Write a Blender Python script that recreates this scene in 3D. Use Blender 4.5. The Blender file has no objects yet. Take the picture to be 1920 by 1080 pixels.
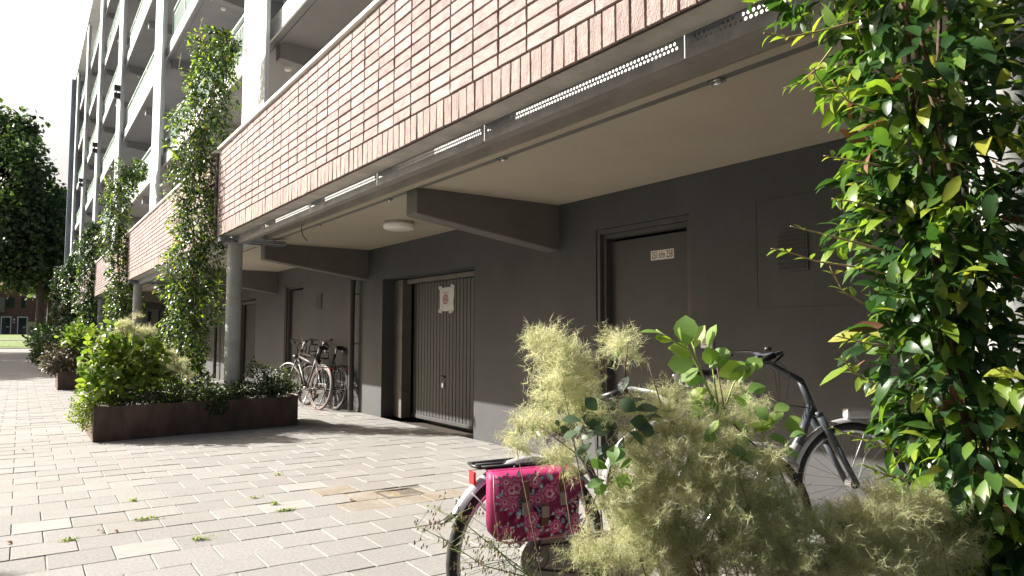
import bpy, math, random
import numpy as np
from mathutils import Matrix, Vector

R = math.radians
SC = bpy.context.scene
COL = SC.collection
H = 1.2                      # camera height in metres; survey numbers below are in camera heights

# ------------------------------------------------------------------ camera
CAM_P = Vector((0, 0, H))
_y, _p, _r = .59346, .063286, .0029867
_f = Vector((math.sin(_y) * math.cos(_p), math.cos(_y) * math.cos(_p), math.sin(_p)))
_rt = Vector((math.cos(_y), -math.sin(_y), 0))
_up = _rt.cross(_f)
C_R = _rt * math.cos(_r) + _up * math.sin(_r)
C_U = -_rt * math.sin(_r) + _up * math.cos(_r)
C_F = _f
FPX = 1363.4
cam = bpy.data.cameras.new('camera')
cam.lens = FPX / 1920 * 36
cam.sensor_width = 36
cam.clip_start = .05
cam.clip_end = 2000
cam_o = bpy.data.objects.new('camera', cam)
COL.objects.link(cam_o)
cam_o.matrix_world = Matrix(((C_R.x, C_U.x, -C_F.x, 0), (C_R.y, C_U.y, -C_F.y, 0), (C_R.z, C_U.z, -C_F.z, H), (0, 0, 0, 1)))
SC.camera = cam_o


def P(px, py, depth):
    """point at a distance along the viewing axis, measured on the photograph"""
    return CAM_P + (C_R * ((px - 960) / FPX) - C_U * ((py - 540) / FPX) + C_F) * depth


def PY(px, py, Y):
    d = C_R * ((px - 960) / FPX) - C_U * ((py - 540) / FPX) + C_F
    return CAM_P + d * (Y / d.y)


# ------------------------------------------------------------------ light
SUN_EL, SUN_AZ = R(32), R(-45)
w = bpy.data.worlds.new("World")
SC.world = w
w.use_nodes = True
_nt = w.node_tree
_bg = _nt.nodes['Background']
_sky = _nt.nodes.new('ShaderNodeTexSky')
_sky.sky_type = 'NISHITA'
_sky.sun_disc = False
_sky.sun_elevation = SUN_EL
_sky.sun_rotation = SUN_AZ
_sky.air_density = 1.0
_sky.dust_density = 8.0
_sky.ozone_density = 1.0
_nt.links.new(_sky.outputs[0], _bg.inputs[0])
_bg.inputs[1].default_value = .074
sun = bpy.data.lights.new('sun', 'SUN')
sun.energy = 5.0
sun.angle = R(.5)
sun.color = (1, .955, .89)
sun_o = bpy.data.objects.new('sun', sun)
COL.objects.link(sun_o)
sun_o.rotation_euler = Vector((1, -1, -.883)).to_track_quat('-Z', 'Y').to_euler()
SC.view_settings.view_transform = 'Standard'
SC.view_settings.look = 'None'
SC.view_settings.exposure = 1.42
SC.view_settings.gamma = 1
SC.view_settings.use_curve_mapping = False
SC.render.engine = 'CYCLES'
SC.cycles.use_denoising = True
SC.cycles.max_bounces = 8
SC.cycles.transparent_max_bounces = 8
SC.cycles.caustics_reflective = False
SC.cycles.caustics_refractive = False


# ------------------------------------------------------------------ materials
def mat(name, col, rough=.6, var=.12, scale=6., bump=0., bscale=60., metal=0., spec=.5, isl=0., detail=6., col2=None, coords='Object', stretch=None, marks=None, stain=None):
    m = bpy.data.materials.new(name)
    m.use_nodes = True
    nt = m.node_tree
    N, L = nt.nodes, nt.links
    b = N['Principled BSDF']
    b.inputs['Roughness'].default_value = rough
    b.inputs['Metallic'].default_value = metal
    b.inputs['Specular IOR Level'].default_value = spec
    tc = N.new('ShaderNodeTexCoord')
    src = tc.outputs['Object' if coords == 'World' else coords]
    if coords == 'World':
        src = N.new('ShaderNodeNewGeometry').outputs['Position']
    if stretch:
        mp = N.new('ShaderNodeMapping')
        mp.inputs['Scale'].default_value = stretch
        L.new(src, mp.inputs['Vector'])
        src = mp.outputs[0]
    nz = N.new('ShaderNodeTexNoise')
    nz.inputs['Scale'].default_value = scale
    nz.inputs['Detail'].default_value = detail
    nz.inputs['Roughness'].default_value = .62
    L.new(src, nz.inputs['Vector'])
    cr = N.new('ShaderNodeValToRGB')
    a = tuple(c * (1 - var * 1.6) for c in col)
    z = col2 if col2 else tuple(min(1, c * (1 + var * 1.3)) for c in col)
    cr.color_ramp.elements[0].position = .32
    cr.color_ramp.elements[1].position = .68
    cr.color_ramp.elements[0].color = (*a, 1)
    cr.color_ramp.elements[1].color = (*z, 1)
    L.new(nz.outputs['Fac'], cr.inputs['Fac'])
    out = cr.outputs['Color']
    if isl:
        ge = N.new('ShaderNodeNewGeometry')
        oi = N.new('ShaderNodeObjectInfo')
        ad = N.new('ShaderNodeMath')
        ad.operation = 'ADD'
        L.new(ge.outputs['Random Per Island'], ad.inputs[0])
        L.new(oi.outputs['Random'], ad.inputs[1])
        fr = N.new('ShaderNodeMath')
        fr.operation = 'FRACT'
        L.new(ad.outputs[0], fr.inputs[0])
        mr = N.new('ShaderNodeMapRange')
        mr.inputs['To Min'].default_value = 1 - isl
        mr.inputs['To Max'].default_value = 1 + isl
        L.new(fr.outputs[0], mr.inputs['Value'])
        hs = N.new('ShaderNodeHueSaturation')
        L.new(mr.outputs[0], hs.inputs['Value'])
        L.new(out, hs.inputs['Color'])
        out = hs.outputs[0]
    for mk in ((stain, False), (marks, True)):
        if not mk[0]:
            continue
        sc_, lo, hi, c_, amt, st_ = mk[0]
        vec = src
        if st_:
            mp2 = N.new('ShaderNodeMapping')
            mp2.inputs['Scale'].default_value = st_
            L.new(src, mp2.inputs['Vector'])
            vec = mp2.outputs[0]
        n3 = N.new('ShaderNodeTexNoise')
        n3.inputs['Scale'].default_value = sc_
        n3.inputs['Detail'].default_value = 5
        n3.inputs['Roughness'].default_value = .65
        L.new(vec, n3.inputs['Vector'])
        m3 = N.new('ShaderNodeMapRange')
        m3.inputs['From Min'].default_value = lo
        m3.inputs['From Max'].default_value = hi
        m3.inputs['To Max'].default_value = amt
        L.new(n3.outputs['Fac'], m3.inputs['Value'])
        x3 = N.new('ShaderNodeMix')
        x3.data_type = 'RGBA'
        L.new(m3.outputs[0], x3.inputs['Factor'])
        L.new(out, x3.inputs[6])
        x3.inputs[7].default_value = (*c_, 1)
        out = x3.outputs[2]
    L.new(out, b.inputs['Base Color'])
    if bump:
        n2 = N.new('ShaderNodeTexNoise')
        n2.inputs['Scale'].default_value = bscale
        n2.inputs['Detail'].default_value = 4
        L.new(src, n2.inputs['Vector'])
        bp = N.new('ShaderNodeBump')
        bp.inputs['Strength'].default_value = bump
        bp.inputs['Distance'].default_value = .01
        L.new(n2.outputs['Fac'], bp.inputs['Height'])
        L.new(bp.outputs[0], b.inputs['Normal'])
    return m


def leaf_mat(name, stops, rough=.35, trans=.3, tcol=None, spec=.5):
    """leaf: colour picked per leaf from a ramp, light passing through"""
    m = bpy.data.materials.new(name)
    m.use_nodes = True
    nt = m.node_tree
    N, L = nt.nodes, nt.links
    b = N['Principled BSDF']
    b.inputs['Roughness'].default_value = rough
    b.inputs['Specular IOR Level'].default_value = spec
    ge = N.new('ShaderNodeNewGeometry')
    oi = N.new('ShaderNodeObjectInfo')
    ad = N.new('ShaderNodeMath')
    ad.operation = 'ADD'
    L.new(ge.outputs['Random Per Island'], ad.inputs[0])
    L.new(oi.outputs['Random'], ad.inputs[1])
    fr = N.new('ShaderNodeMath')
    fr.operation = 'FRACT'
    L.new(ad.outputs[0], fr.inputs[0])
    cr = N.new('ShaderNodeValToRGB')
    while len(cr.color_ramp.elements) < len(stops):
        cr.color_ramp.elements.new(.5)
    for e, (p, c) in zip(cr.color_ramp.elements, stops):
        e.position = p
        e.color = (*c, 1)
    L.new(fr.outputs[0], cr.inputs['Fac'])
    nz = N.new('ShaderNodeTexNoise')
    nz.inputs['Scale'].default_value = 45
    hs = N.new('ShaderNodeHueSaturation')
    mr = N.new('ShaderNodeMapRange')
    mr.inputs['To Min'].default_value = .75
    mr.inputs['To Max'].default_value = 1.25
    L.new(nz.outputs['Fac'], mr.inputs['Value'])
    L.new(mr.outputs[0], hs.inputs['Value'])
    L.new(cr.outputs[0], hs.inputs['Color'])
    L.new(hs.outputs[0], b.inputs['Base Color'])
    t = N.new('ShaderNodeBsdfTranslucent')
    gm = N.new('ShaderNodeMix')
    gm.data_type = 'RGBA'
    gm.blend_type = 'MULTIPLY'
    gm.inputs['Factor'].default_value = 1
    L.new(hs.outputs[0], gm.inputs[6])
    gm.inputs[7].default_value = (*(tcol or (2.2, 2.4, 1.0)), 1)
    L.new(gm.outputs[2], t.inputs['Color'])
    mx = N.new('ShaderNodeMixShader')
    mx.inputs[0].default_value = trans
    L.new(b.outputs[0], mx.inputs[1])
    L.new(t.outputs[0], mx.inputs[2])
    L.new(mx.outputs[0], N['Material Output'].inputs['Surface'])
    return m


M = {}
M['wall'] = mat('dark_render', (.058, .060, .060), .75, .10, 1.3, .3, 150, stain=(1.6, .48, .75, (.085, .083, .078), .5, (1, 1, .35)), marks=(26, .735, .755, (.36, .35, .32), .8, None))
M['soffit'] = mat('soffit_paint', (.40, .35, .275), .75, .05, .8, .1, 90, stain=(.9, .52, .8, (.33, .28, .21), .6, None), marks=(11, .765, .785, (.62, .58, .50), .8, None))
M['slab_edge'] = mat('slab_edge_shade', (.24, .222, .195), .7, .12, 2.5, .1, 80)
M['beam'] = mat('beam_paint', (.112, .105, .093), .65, .10, 1.6, .12, 90)
M['brick'] = mat('red_brick', (.295, .205, .194), .85, .18, 12, .7, 60, isl=.15, col2=(.35, .275, .262), stretch=(1, 1, 2.2), coords='World', marks=(30, .66, .72, (.10, .06, .06), .75, (1, 1, 3.5)), stain=(.8, .5, .75, (.38, .31, .29), .5, None))
M['soldier'] = mat('pale_brick', (.275, .210, .190), .85, .16, 14, .7, 60, isl=.10, stretch=(1, 2.2, 1), coords='World', marks=(38, .61, .68, (.10, .07, .06), .8, (1, 2.6, .5)))
M['joint'] = mat('dark_joint', (.055, .04, .036), .95, .2, 20)
M['concrete'] = mat('grey_concrete', (.46, .43, .39), .85, .16, 3.5, .3, 50)
M['coping'] = mat('white_coping', (.74, .72, .67), .5, .06, 5)
M['zinc'] = mat('galvanised_metal', (.30, .31, .325), .5, .15, 9, metal=.15)
M['white'] = mat('white_paint', (.66, .66, .655), .55, .05, 2)
M['pier'] = mat('pier_paint', (.47, .49, .50), .6, .10, 1.7)
M['mint'] = mat('pale_green_paint', (.40, .52, .45), .5, .08, 5)
M['glass_panel'] = mat('green_glass_panel', (.40, .50, .45), .25, .08, 4)
M['gal_soffit'] = mat('gallery_soffit', (.22, .22, .228), .8, .06, 1.2)
M['fin'] = mat('grey_blue_cladding', (.18, .215, .25), .55, .08, 2, stretch=(6, 6, .3))
M['pillar'] = mat('pillar_paint', (.34, .345, .33), .5, .12, 4, .1, 60)
M['corten'] = mat('rusted_steel', (.070, .050, .041), .75, .3, 5, .35, 90, col2=(.115, .072, .052), stretch=(1, 1, .45))
M['soil'] = mat('dark_soil', (.045, .032, .024), .95, .3, 30, .8, 60)
M['door'] = mat('dark_door_paint', (.045, .044, .042), .65, .10, 3)
M['frame'] = mat('dark_frame_paint', (.05, .047, .044), .6, .1, 6)
M['slat'] = mat('garage_slat_paint', (.062, .060, .058), .55, .12, 3, isl=.07, stretch=(4, 4, .6))
M['jamb'] = mat('brown_grey_post', (.125, .112, .098), .55, .12, 5)
M['black'] = mat('black_plastic', (.018, .018, .019), .38, .2, 20)
M['rubber'] = mat('tyre_rubber', (.03, .028, .027), .8, .2, 30, .3, 200)
M['tan_tyre'] = mat('tan_tyre_rubber', (.16, .11, .09), .75, .15, 20)
M['chrome'] = mat('bright_metal', (.62, .62, .63), .25, .06, 15, metal=.9)
M['silver'] = mat('silver_paint', (.58, .58, .60), .32, .05, 10, metal=.35)
M['bike_grey'] = mat('dark_grey_bike_paint', (.05, .058, .068), .35, .1, 10)
M['bike_champ'] = mat('champagne_bike_paint', (.13, .12, .11), .45, .08, 10, metal=.3)
M['dull'] = mat('dull_metal', (.13, .125, .12), .5, .15, 15, metal=.3)
M['smoke'] = mat('smoky_plastic', (.25, .24, .21), .25, .1, 6)
M['red'] = mat('red_reflector', (.50, .02, .025), .25, .1, 10)
M['white_plastic'] = mat('white_plastic', (.72, .71, .68), .4, .03, 6)
M['lamp'] = mat('opal_lamp_cover', (.78, .74, .68), .35, .03, 6)
M['paper'] = mat('white_paper', (.72, .71, .69), .8, .05, 14, .4, 20)
M['tape'] = mat('clear_tape', (.60, .59, .57), .25, .06, 14)
M['ink'] = mat('black_ink', (.03, .03, .03), .7, .05, 10)
M['ink_red'] = mat('red_ink', (.42, .045, .06), .7, .05, 10)
M['plate'] = mat('cream_plate', (.66, .61, .53), .5, .05, 8)
M['drain'] = mat('cast_iron', (.10, .085, .065), .7, .3, 30, .3, 80)
M['bark'] = mat('bark', (.07, .052, .038), .9, .3, 12, .8, 40, stretch=(1, 1, .3))
M['stem'] = mat('woody_stem', (.11, .07, .045), .85, .3, 30, .3, 80)
M['shoot'] = mat('tan_shoot', (.34, .24, .13), .6, .2, 30)
M['greenstem'] = mat('green_stem', (.28, .36, .11), .5, .2, 30)
M['lawn'] = mat('lawn_grass', (.10, .17, .03), .9, .3, 3, .6, 30, col2=(.19, .26, .05))
M['road'] = mat('grey_paving', (.21, .195, .18), .85, .1, 3)
M['house'] = mat('house_brick', (.15, .068, .056), .9, .2, 3, .2, 20)
M['dglass'] = mat('dark_glass', (.02, .025, .03), .08, .1, 2, spec=.8)
M['roof_tile'] = mat('roof_tile', (.06, .045, .04), .8, .2, 4)
M['sign_grey'] = mat('sign_panel', (.33, .33, .28), .6, .1, 5)

M['vine'] = leaf_mat('vine_leaf', [(0, (.018, .046, .017)), (.55, (.032, .078, .021)), (.82, (.062, .125, .024)), (1, (.12, .20, .035))], .36, .28, spec=.38)
M['vine_y'] = leaf_mat('young_vine_leaf', [(0, (.12, .20, .025)), (.7, (.20, .29, .035)), (1, (.34, .32, .05))], .35, .4, (1.7, 1.8, 1))
M['vine_d'] = leaf_mat('dead_vine_leaf', [(0, (.16, .07, .035)), (1, (.30, .16, .08))], .7, .25, (1.4, 1.2, 1))
M['vine_far'] = leaf_mat('far_vine_leaf', [(0, (.016, .036, .016)), (.6, (.028, .060, .019)), (.88, (.05, .10, .024)), (1, (.12, .18, .035))], .33, .2)
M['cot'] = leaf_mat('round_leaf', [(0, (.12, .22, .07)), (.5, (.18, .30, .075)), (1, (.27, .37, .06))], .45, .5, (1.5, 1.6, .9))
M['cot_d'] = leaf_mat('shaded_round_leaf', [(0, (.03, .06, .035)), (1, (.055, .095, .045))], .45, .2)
M['bright'] = leaf_mat('bright_shrub_leaf', [(0, (.06, .115, .028)), (.5, (.135, .21, .035)), (1, (.26, .32, .05))], .45, .36, (1.6, 1.7, .9))
M['cover'] = leaf_mat('ground_cover_leaf', [(0, (.025, .05, .022)), (.6, (.05, .085, .03)), (.9, (.11, .15, .06)), (1, (.30, .30, .22))], .4, .25)
M['purple'] = leaf_mat('purple_shrub_leaf', [(0, (.05, .035, .03)), (.5, (.10, .075, .06)), (.8, (.15, .15, .07)), (1, (.36, .32, .27))], .45, .2, (1.4, 1.4, 1.1))
M['tree'] = leaf_mat('tree_leaf', [(0, (.020, .038, .018)), (.6, (.036, .064, .025)), (1, (.09, .13, .045))], .5, .32)
M['plume'] = leaf_mat('smoke_plume', [(0, (.42, .49, .29)), (.5, (.55, .55, .37)), (1, (.66, .58, .47))], .7, .6, (1.22, 1.2, .98), spec=.2)
M['weed'] = leaf_mat('weed_leaf', [(0, (.13, .19, .03)), (1, (.28, .33, .06))], .5, .35, (1.6, 1.7, .9))


def paver_material():
    m = mat('paver_stone', (.252, .244, .232), .85, .13, 55, .35, 230, isl=.08, coords='World', detail=8, stain=(.55, .5, .72, (.215, .20, .18), .7, None), marks=(9, .70, .76, (.14, .12, .10), .6, None))
    return m


M['paver'] = paver_material()
M['paver_w'] = mat('pale_paver_stone', (.300, .288, .272), .85, .05, 9, .25, 230, isl=.03)
M['paver_d'] = mat('sandy_paver_stone', (.262, .238, .20), .9, .16, 30, .4, 120, isl=.04, coords='World', stain=(4, .42, .62, (.20, .16, .11), .75, None))


def paving_sheet_material():
    m = mat('paving_sheet', (.252, .244, .232), .85, .08, 5)
    nt = m.node_tree
    N, L = nt.nodes, nt.links
    b = N['Principled BSDF']
    tc = N.new('ShaderNodeTexCoord')
    br = N.new('ShaderNodeTexBrick')
    br.offset = .5
    br.inputs['Scale'].default_value = 1
    br.inputs['Brick Width'].default_value = .315
    br.inputs['Row Height'].default_value = .288
    br.inputs['Mortar Size'].default_value = .006
    br.inputs['Color1'].default_value = (.255, .246, .232, 1)
    br.inputs['Color2'].default_value = (.228, .22, .207, 1)
    br.inputs['Mortar'].default_value = (.17, .15, .12, 1)
    L.new(tc.outputs['Object'], br.inputs['Vector'])
    L.new(br.outputs['Color'], b.inputs['Base Color'])
    return m


M['pave_sheet'] = paving_sheet_material()


# ------------------------------------------------------------------ helpers
def tag(o, label=None, cat=None, group=None, kind=None):
    if label:
        o['label'] = label
    if cat:
        o['category'] = cat
    if group:
        o['group'] = group
    if kind:
        o['kind'] = kind
    return o


def empty(name, loc=(0, 0, 0), rz=0., label=None, cat=None, group=None):
    o = bpy.data.objects.new(name, None)
    COL.objects.link(o)
    o.empty_display_size = .1
    o.location = loc
    o.rotation_euler = (0, 0, rz)
    return tag(o, label, cat, group)


def link(name, me, parent=None, loc=None, rot=None, scale=None, mw=None):
    o = bpy.data.objects.new(name, me)
    COL.objects.link(o)
    if parent:
        o.parent = parent
    if mw is not None:
        o.matrix_local = mw
    if loc is not None:
        o.location = loc
    if rot is not None:
        o.rotation_euler = rot
    if scale is not None:
        o.scale = scale
    return o


class MB:
    def __init__(s, xf=None):
        s.v, s.f, s.m, s.s = [], [], [], []
        s.xf = xf

    def add(s, vs, fs, mi=0, smooth=False):
        b = len(s.v)
        if s.xf is not None:
            vs = [s.xf @ Vector(v) for v in vs]
        s.v += [tuple(v) for v in vs]
        for f in fs:
            s.f.append(tuple(i + b for i in f))
            s.m.append(mi)
            s.s.append(smooth)
        return s

    def box(s, x0, x1, y0, y1, z0, z1, mi=0):
        v = [(x0, y0, z0), (x1, y0, z0), (x1, y1, z0), (x0, y1, z0), (x0, y0, z1), (x1, y0, z1), (x1, y1, z1), (x0, y1, z1)]
        return s.add(v, [(3, 2, 1, 0), (4, 5, 6, 7), (0, 1, 5, 4), (1, 2, 6, 5), (2, 3, 7, 6), (3, 0, 4, 7)], mi)

    def prism_y(s, poly, y0, y1, mi=0):
        """poly in x,z (counter-clockwise seen from -Y), extruded along Y"""
        n = len(poly)
        v = [(x, y0, z) for x, z in poly] + [(x, y1, z) for x, z in poly]
        f = [tuple(range(n)), tuple(range(2 * n - 1, n - 1, -1))]
        f += [(i, i + n, (i + 1) % n + n, (i + 1) % n) for i in range(n)]
        return s.add(v, f, mi)

    def tube(s, pts, r, n=8, mi=0, closed=False, caps=True, flat=1.0):
        pts = [Vector(p) for p in pts]
        k = len(pts)
        rs = list(r) if isinstance(r, (list, tuple)) else [r] * k
        vs, fs = [], []
        up = None
        for i, p in enumerate(pts):
            if closed:
                t = pts[(i + 1) % k] - pts[i - 1]
            else:
                t = pts[min(i + 1, k - 1)] - pts[max(i - 1, 0)]
            t = t.normalized() if t.length > 1e-9 else Vector((0, 0, 1))
            if up is None:
                up = Vector((0, 0, 1)) if abs(t.z) < .9 else Vector((1, 0, 0))
            a = (up - t * up.dot(t))
            a = a.normalized() if a.length > 1e-6 else t.orthogonal().normalized()
            up = a
            b = t.cross(a)
            for j in range(n):
                q = 2 * math.pi * j / n
                vs.append(p + (a * math.cos(q) * flat + b * math.sin(q)) * rs[i])
        kk = k if closed else k - 1
        for i in range(kk):
            for j in range(n):
                a0, a1 = i * n + j, i * n + (j + 1) % n
                b0, b1 = ((i + 1) % k) * n + j, ((i + 1) % k) * n + (j + 1) % n
                fs.append((a0, a1, b1, b0))
        s.add(vs, fs, mi, True)
        if caps and not closed:
            b = len(s.v) - len(vs)
            s.f.append(tuple(b + j for j in range(n - 1, -1, -1)))
            s.f.append(tuple(b + (k - 1) * n + j for j in range(n)))
            s.m += [mi, mi]
            s.s += [False, False]
        return s

    def lathe(s, prof, n=24, axis='z', c=(0, 0, 0), mi=0, smooth=True, closed=False):
        vs, fs = [], []
        for r, h in prof:
            for j in range(n):
                q = 2 * math.pi * j / n
                x, y, z = r * math.cos(q), r * math.sin(q), h
                if axis == 'y':
                    x, y, z = x, h, y
                elif axis == 'x':
                    x, y, z = h, x, y
                vs.append((x + c[0], y + c[1], z + c[2]))
        k = len(prof)
        for i in range(k if closed else k - 1):
            for j in range(n):
                fs.append((i * n + j, i * n + (j + 1) % n, ((i + 1) % k) * n + (j + 1) % n, ((i + 1) % k) * n + j))
        return s.add(vs, fs, mi, smooth)

    def mesh(s, name, mats):
        me = bpy.data.meshes.new(name)
        me.from_pydata(s.v, [], s.f)
        mats = mats if isinstance(mats, (list, tuple)) else [mats]
        for m in mats:
            me.materials.append(m)
        me.polygons.foreach_set('material_index', s.m)
        me.polygons.foreach_set('use_smooth', s.s)
        me.update()
        return me

    def build(s, name, mats, parent=None, bevel=0., **kw):
        o = link(name, s.mesh(name, mats), parent, **kw)
        if bevel:
            b = o.modifiers.new('bevel', 'BEVEL')
            b.width = bevel
            b.segments = 2
            b.limit_method = 'ANGLE'
        return o


# ------------------------------------------------------------------ leaves in bulk
def leaf_geo(L=1., W=.42, fold=.25, curl=.5, n=4, peak=.5, tip=1.0):
    """one leaf lying along +Y with its face to +Z: (verts, faces)"""
    vs, rows = [], []
    y = z = 0.
    for i in range(n + 1):
        t = i / n
        if i:
            a = -curl * (t - .25)
            y += L / n * math.cos(a)
            z += L / n * math.sin(a)
        wd = W * .5 * (math.sin(math.pi * t ** (math.log(.5) / math.log(peak)))) ** tip if 0 < t < 1 else 0
        if i in (0, n):
            rows.append([len(vs)])
            vs.append((0, y, z))
        else:
            rows.append([len(vs), len(vs) + 1, len(vs) + 2])
            vs += [(-wd, y, z + wd * fold), (0, y, z), (wd, y, z + wd * fold)]
    fs = []
    for a, b in zip(rows[:-1], rows[1:]):
        if len(a) == 1 and len(b) == 3:
            fs += [(a[0], b[1], b[0]), (a[0], b[2], b[1])]
        elif len(a) == 3 and len(b) == 3:
            fs += [(a[0], a[1], b[1], b[0]), (a[1], a[2], b[2], b[1])]
        else:
            fs += [(a[0], a[1], b[0]), (a[1], a[2], b[0])]
    return np.array(vs, float), fs


def batch(name, geos, mats4, material, parent=None, rng=None, smooth=True, kind=None, loc=None):
    """join many copies of small shapes into one mesh; mats4 (N,4,4)"""
    N = len(mats4)
    mats4 = np.asarray(mats4, float)
    pick = np.array([(rng or random).randrange(len(geos)) for _ in range(N)])
    V, LI, LS, LT = [], [], [], []
    vb = lb = 0
    for g, (v, f) in enumerate(geos):
        T = mats4[pick == g]
        if not len(T):
            continue
        vv = np.einsum('nij,vj->nvi', T[:, :3, :3], v) + T[:, None, :3, 3]
        k = len(v)
        fl = np.array([i for q in f for i in q])
        ft = np.array([len(q) for q in f])
        st = np.concatenate([[0], np.cumsum(ft)[:-1]])
        n = len(T)
        V.append(vv.reshape(-1, 3))
        LI.append((fl[None] + (np.arange(n) * k)[:, None] + vb).ravel())
        LS.append((st[None] + (np.arange(n) * len(fl))[:, None] + lb).ravel())
        LT.append(np.tile(ft, n))
        vb += n * k
        lb += n * len(fl)
    V, LI, LS, LT = map(np.concatenate, (V, LI, LS, LT))
    me = bpy.data.meshes.new(name)
    me.vertices.add(len(V))
    me.vertices.foreach_set('co', V.ravel())
    me.loops.add(len(LI))
    me.loops.foreach_set('vertex_index', LI.astype(np.int32))
    me.polygons.add(len(LS))
    me.polygons.foreach_set('loop_start', LS.astype(np.int32))
    me.polygons.foreach_set('loop_total', LT.astype(np.int32))
    me.polygons.foreach_set('use_smooth', np.full(len(LS), smooth))
    me.materials.append(material)
    me.update(calc_edges=True)
    me.validate()
    o = link(name, me, parent, loc=loc)
    if kind:
        o['kind'] = kind
    return o


def orient(p, d, n, s=1.):
    d = Vector(d).normalized()
    n = Vector(n)
    n = n - d * n.dot(d)
    n = n.normalized() if n.length > 1e-6 else d.orthogonal().normalized()
    x = d.cross(n)
    return np.array([[x.x * s, d.x * s, n.x * s, p[0]], [x.y * s, d.y * s, n.y * s, p[1]], [x.z * s, d.z * s, n.z * s, p[2]], [0, 0, 0, 1]])


def rv(rng):
    while True:
        v = Vector((rng.uniform(-1, 1), rng.uniform(-1, 1), rng.uniform(-1, 1)))
        if .05 < v.length < 1:
            return v.normalized()


# ================================================================== THE GROUND
PXW, PYH, PJ = .315, .288, .004      # paver module and joint
TX0, TX1, TY0, TY1 = -1.26, 4.35, 3.0, 26.0


def ground():
    b = MB().box(-400, 400, -200, 600, -1.2, -.06)
    tag(b.build('ground', M['soil']), kind='structure')
    e = empty('pavement')
    tag(e, kind='structure')
    # bed of the laid pavers, and flat sheets of the same paving round them
    s = MB()
    s.add([(TX0, TY0, -.007), (TX1 + .01, TY0, -.007), (TX1 + .01, TY1, -.007), (TX0, TY1, -.007)], [(0, 1, 2, 3)])
    s.build('joint_bed', mat('sandy_joint', (.22, .20, .165), .95, .35, 9), e)
    s = MB()
    for x0, x1, y0, y1 in [(-60, TX0, -40, 66), (TX0, 6, -40, TY0), (TX0, 6, TY1, 66)]:
        s.add([(x0, y0, 0), (x1, y0, 0), (x1, y1, 0), (x0, y1, 0)], [(0, 1, 2, 3)])
    s.build('paving_sheet', M['pave_sheet'], e)
    rng = random.Random(5)
    skip = (6.9, 5.0)                   # drain cover takes this paver's place
    near, rest = [], []
    row = 0
    y = TY0
    specials_w = {(16, 0), (13, 1)}
    while y < TY1 - .1:
        off = (row % 2) * PXW / 2
        x = TX0 - (PXW / 2 if row % 2 else 0)
        ci = 0
        while x < TX1:
            x0, x1 = max(x, TX0), min(x + PXW, TX1)
            if x1 - x0 > .04:
                near.append((x0, x1, y, y + PYH))
            x += PXW
        y += PYH
        row += 1

    def paver_mb(w, d, tilt):
        c, h = .004, .0
        x, yy = (w - PJ) / 2, (d - PJ) / 2
        t = tilt
        top = lambda px, py: t[0] + t[1] * px + t[2] * py
        v = [(-x, -yy, -.018), (x, -yy, -.018), (x, yy, -.018), (-x, yy, -.018)]
        for sx, sy in ((-1, -1), (1, -1), (1, 1), (-1, 1)):
            v.append((sx * x, sy * yy, top(sx * x, sy * yy) - .005))
        for sx, sy in ((-1, -1), (1, -1), (1, 1), (-1, 1)):
            v.append((sx * (x - c), sy * (yy - c), top(sx * x, sy * yy)))
        f = [(8, 9, 10, 11)]
        for i in range(4):
            j = (i + 1) % 4
            f += [(i, j, j + 4, i + 4), (i + 4, j + 4, j + 8, i + 8)]
        return v, f

    meshes = {}
    for mk in ('paver', 'paver_w', 'paver_d'):
        meshes[mk] = []
        for k in range(6):
            b = MB()
            b.add(*paver_mb(PXW, PYH, (rng.uniform(-.0015, .0015), rng.uniform(-.007, .007), rng.uniform(-.007, .007))))
            meshes[mk].append(b.mesh('paver', M[mk]))
    stuff = MB()
    n = 0
    near.sort(key=lambda q: (q[2] - 3.0) + .6 * abs((q[0] + q[1]) / 2 - 1.1) * (1.6 if q[0] < -.3 else 1))
    for x0, x1, y0, y1 in near:
        cx, cy = (x0 + x1) / 2, (y0 + y1) / 2
        if abs(cx - 2.42) < .15 and abs(cy - 5.1) < .14:
            continue
        full = x1 - x0 > PXW - .01
        if n < 298 and full and cy > 3.5:
            # pale replacement pavers, and stained ones below the drain
            mk = 'paver'
            for qx, qy in ((.55, 4.7), (.10, 5.55), (1.62, 5.05), (1.75, 5.62)):
                if abs(cx - qx) < .158 and abs(cy - qy) < .145:
                    mk = 'paver_w'
            if 1.9 < cx < 2.35 and 4.7 < cy < 5.6 or (abs(cx - 2.5) < .2 and abs(cy - 4.75) < .15):
                mk = 'paver_d'
            link('paver', rng.choice(meshes[mk]), e, loc=(cx, cy, rng.uniform(-.0015, .0015)))
            n += 1
        else:
            v, f = paver_mb(x1 - x0, PYH, (rng.uniform(-.002, .002), rng.uniform(-.006, .006), rng.uniform(-.006, .006)))
            stuff.add([(a + cx, b + cy, c) for a, b, c in v], f)
    o = stuff.build('pavers', M['paver'], e)
    o['kind'] = 'stuff'
    # drain cover
    d = empty('drain_cover', (2.42, 5.1, 0), 0, 'rusty cast iron drain cover set among stained pavers', 'drain cover')
    b = MB()
    b.box(-.15, .15, -.135, -.115, -.016, .001).box(-.15, .15, .115, .135, -.016, .001)
    b.box(-.15, -.13, -.115, .115, -.016, .001).box(.13, .15, -.115, .115, -.016, .001)
    b.build('rim', M['drain'], d)
    b = MB()
    b.box(-.128, -.005, -.113, .113, -.016, -.004)
    b.build('lid', mat('worn_iron', (.24, .19, .11), .7, .3, 20), d)
    for k in range(5):
        MB().box(.012 + k * .024, .024 + k * .024, -.113, .113, -.016, -.003).build('bar', M['drain'], d)


ground()


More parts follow.
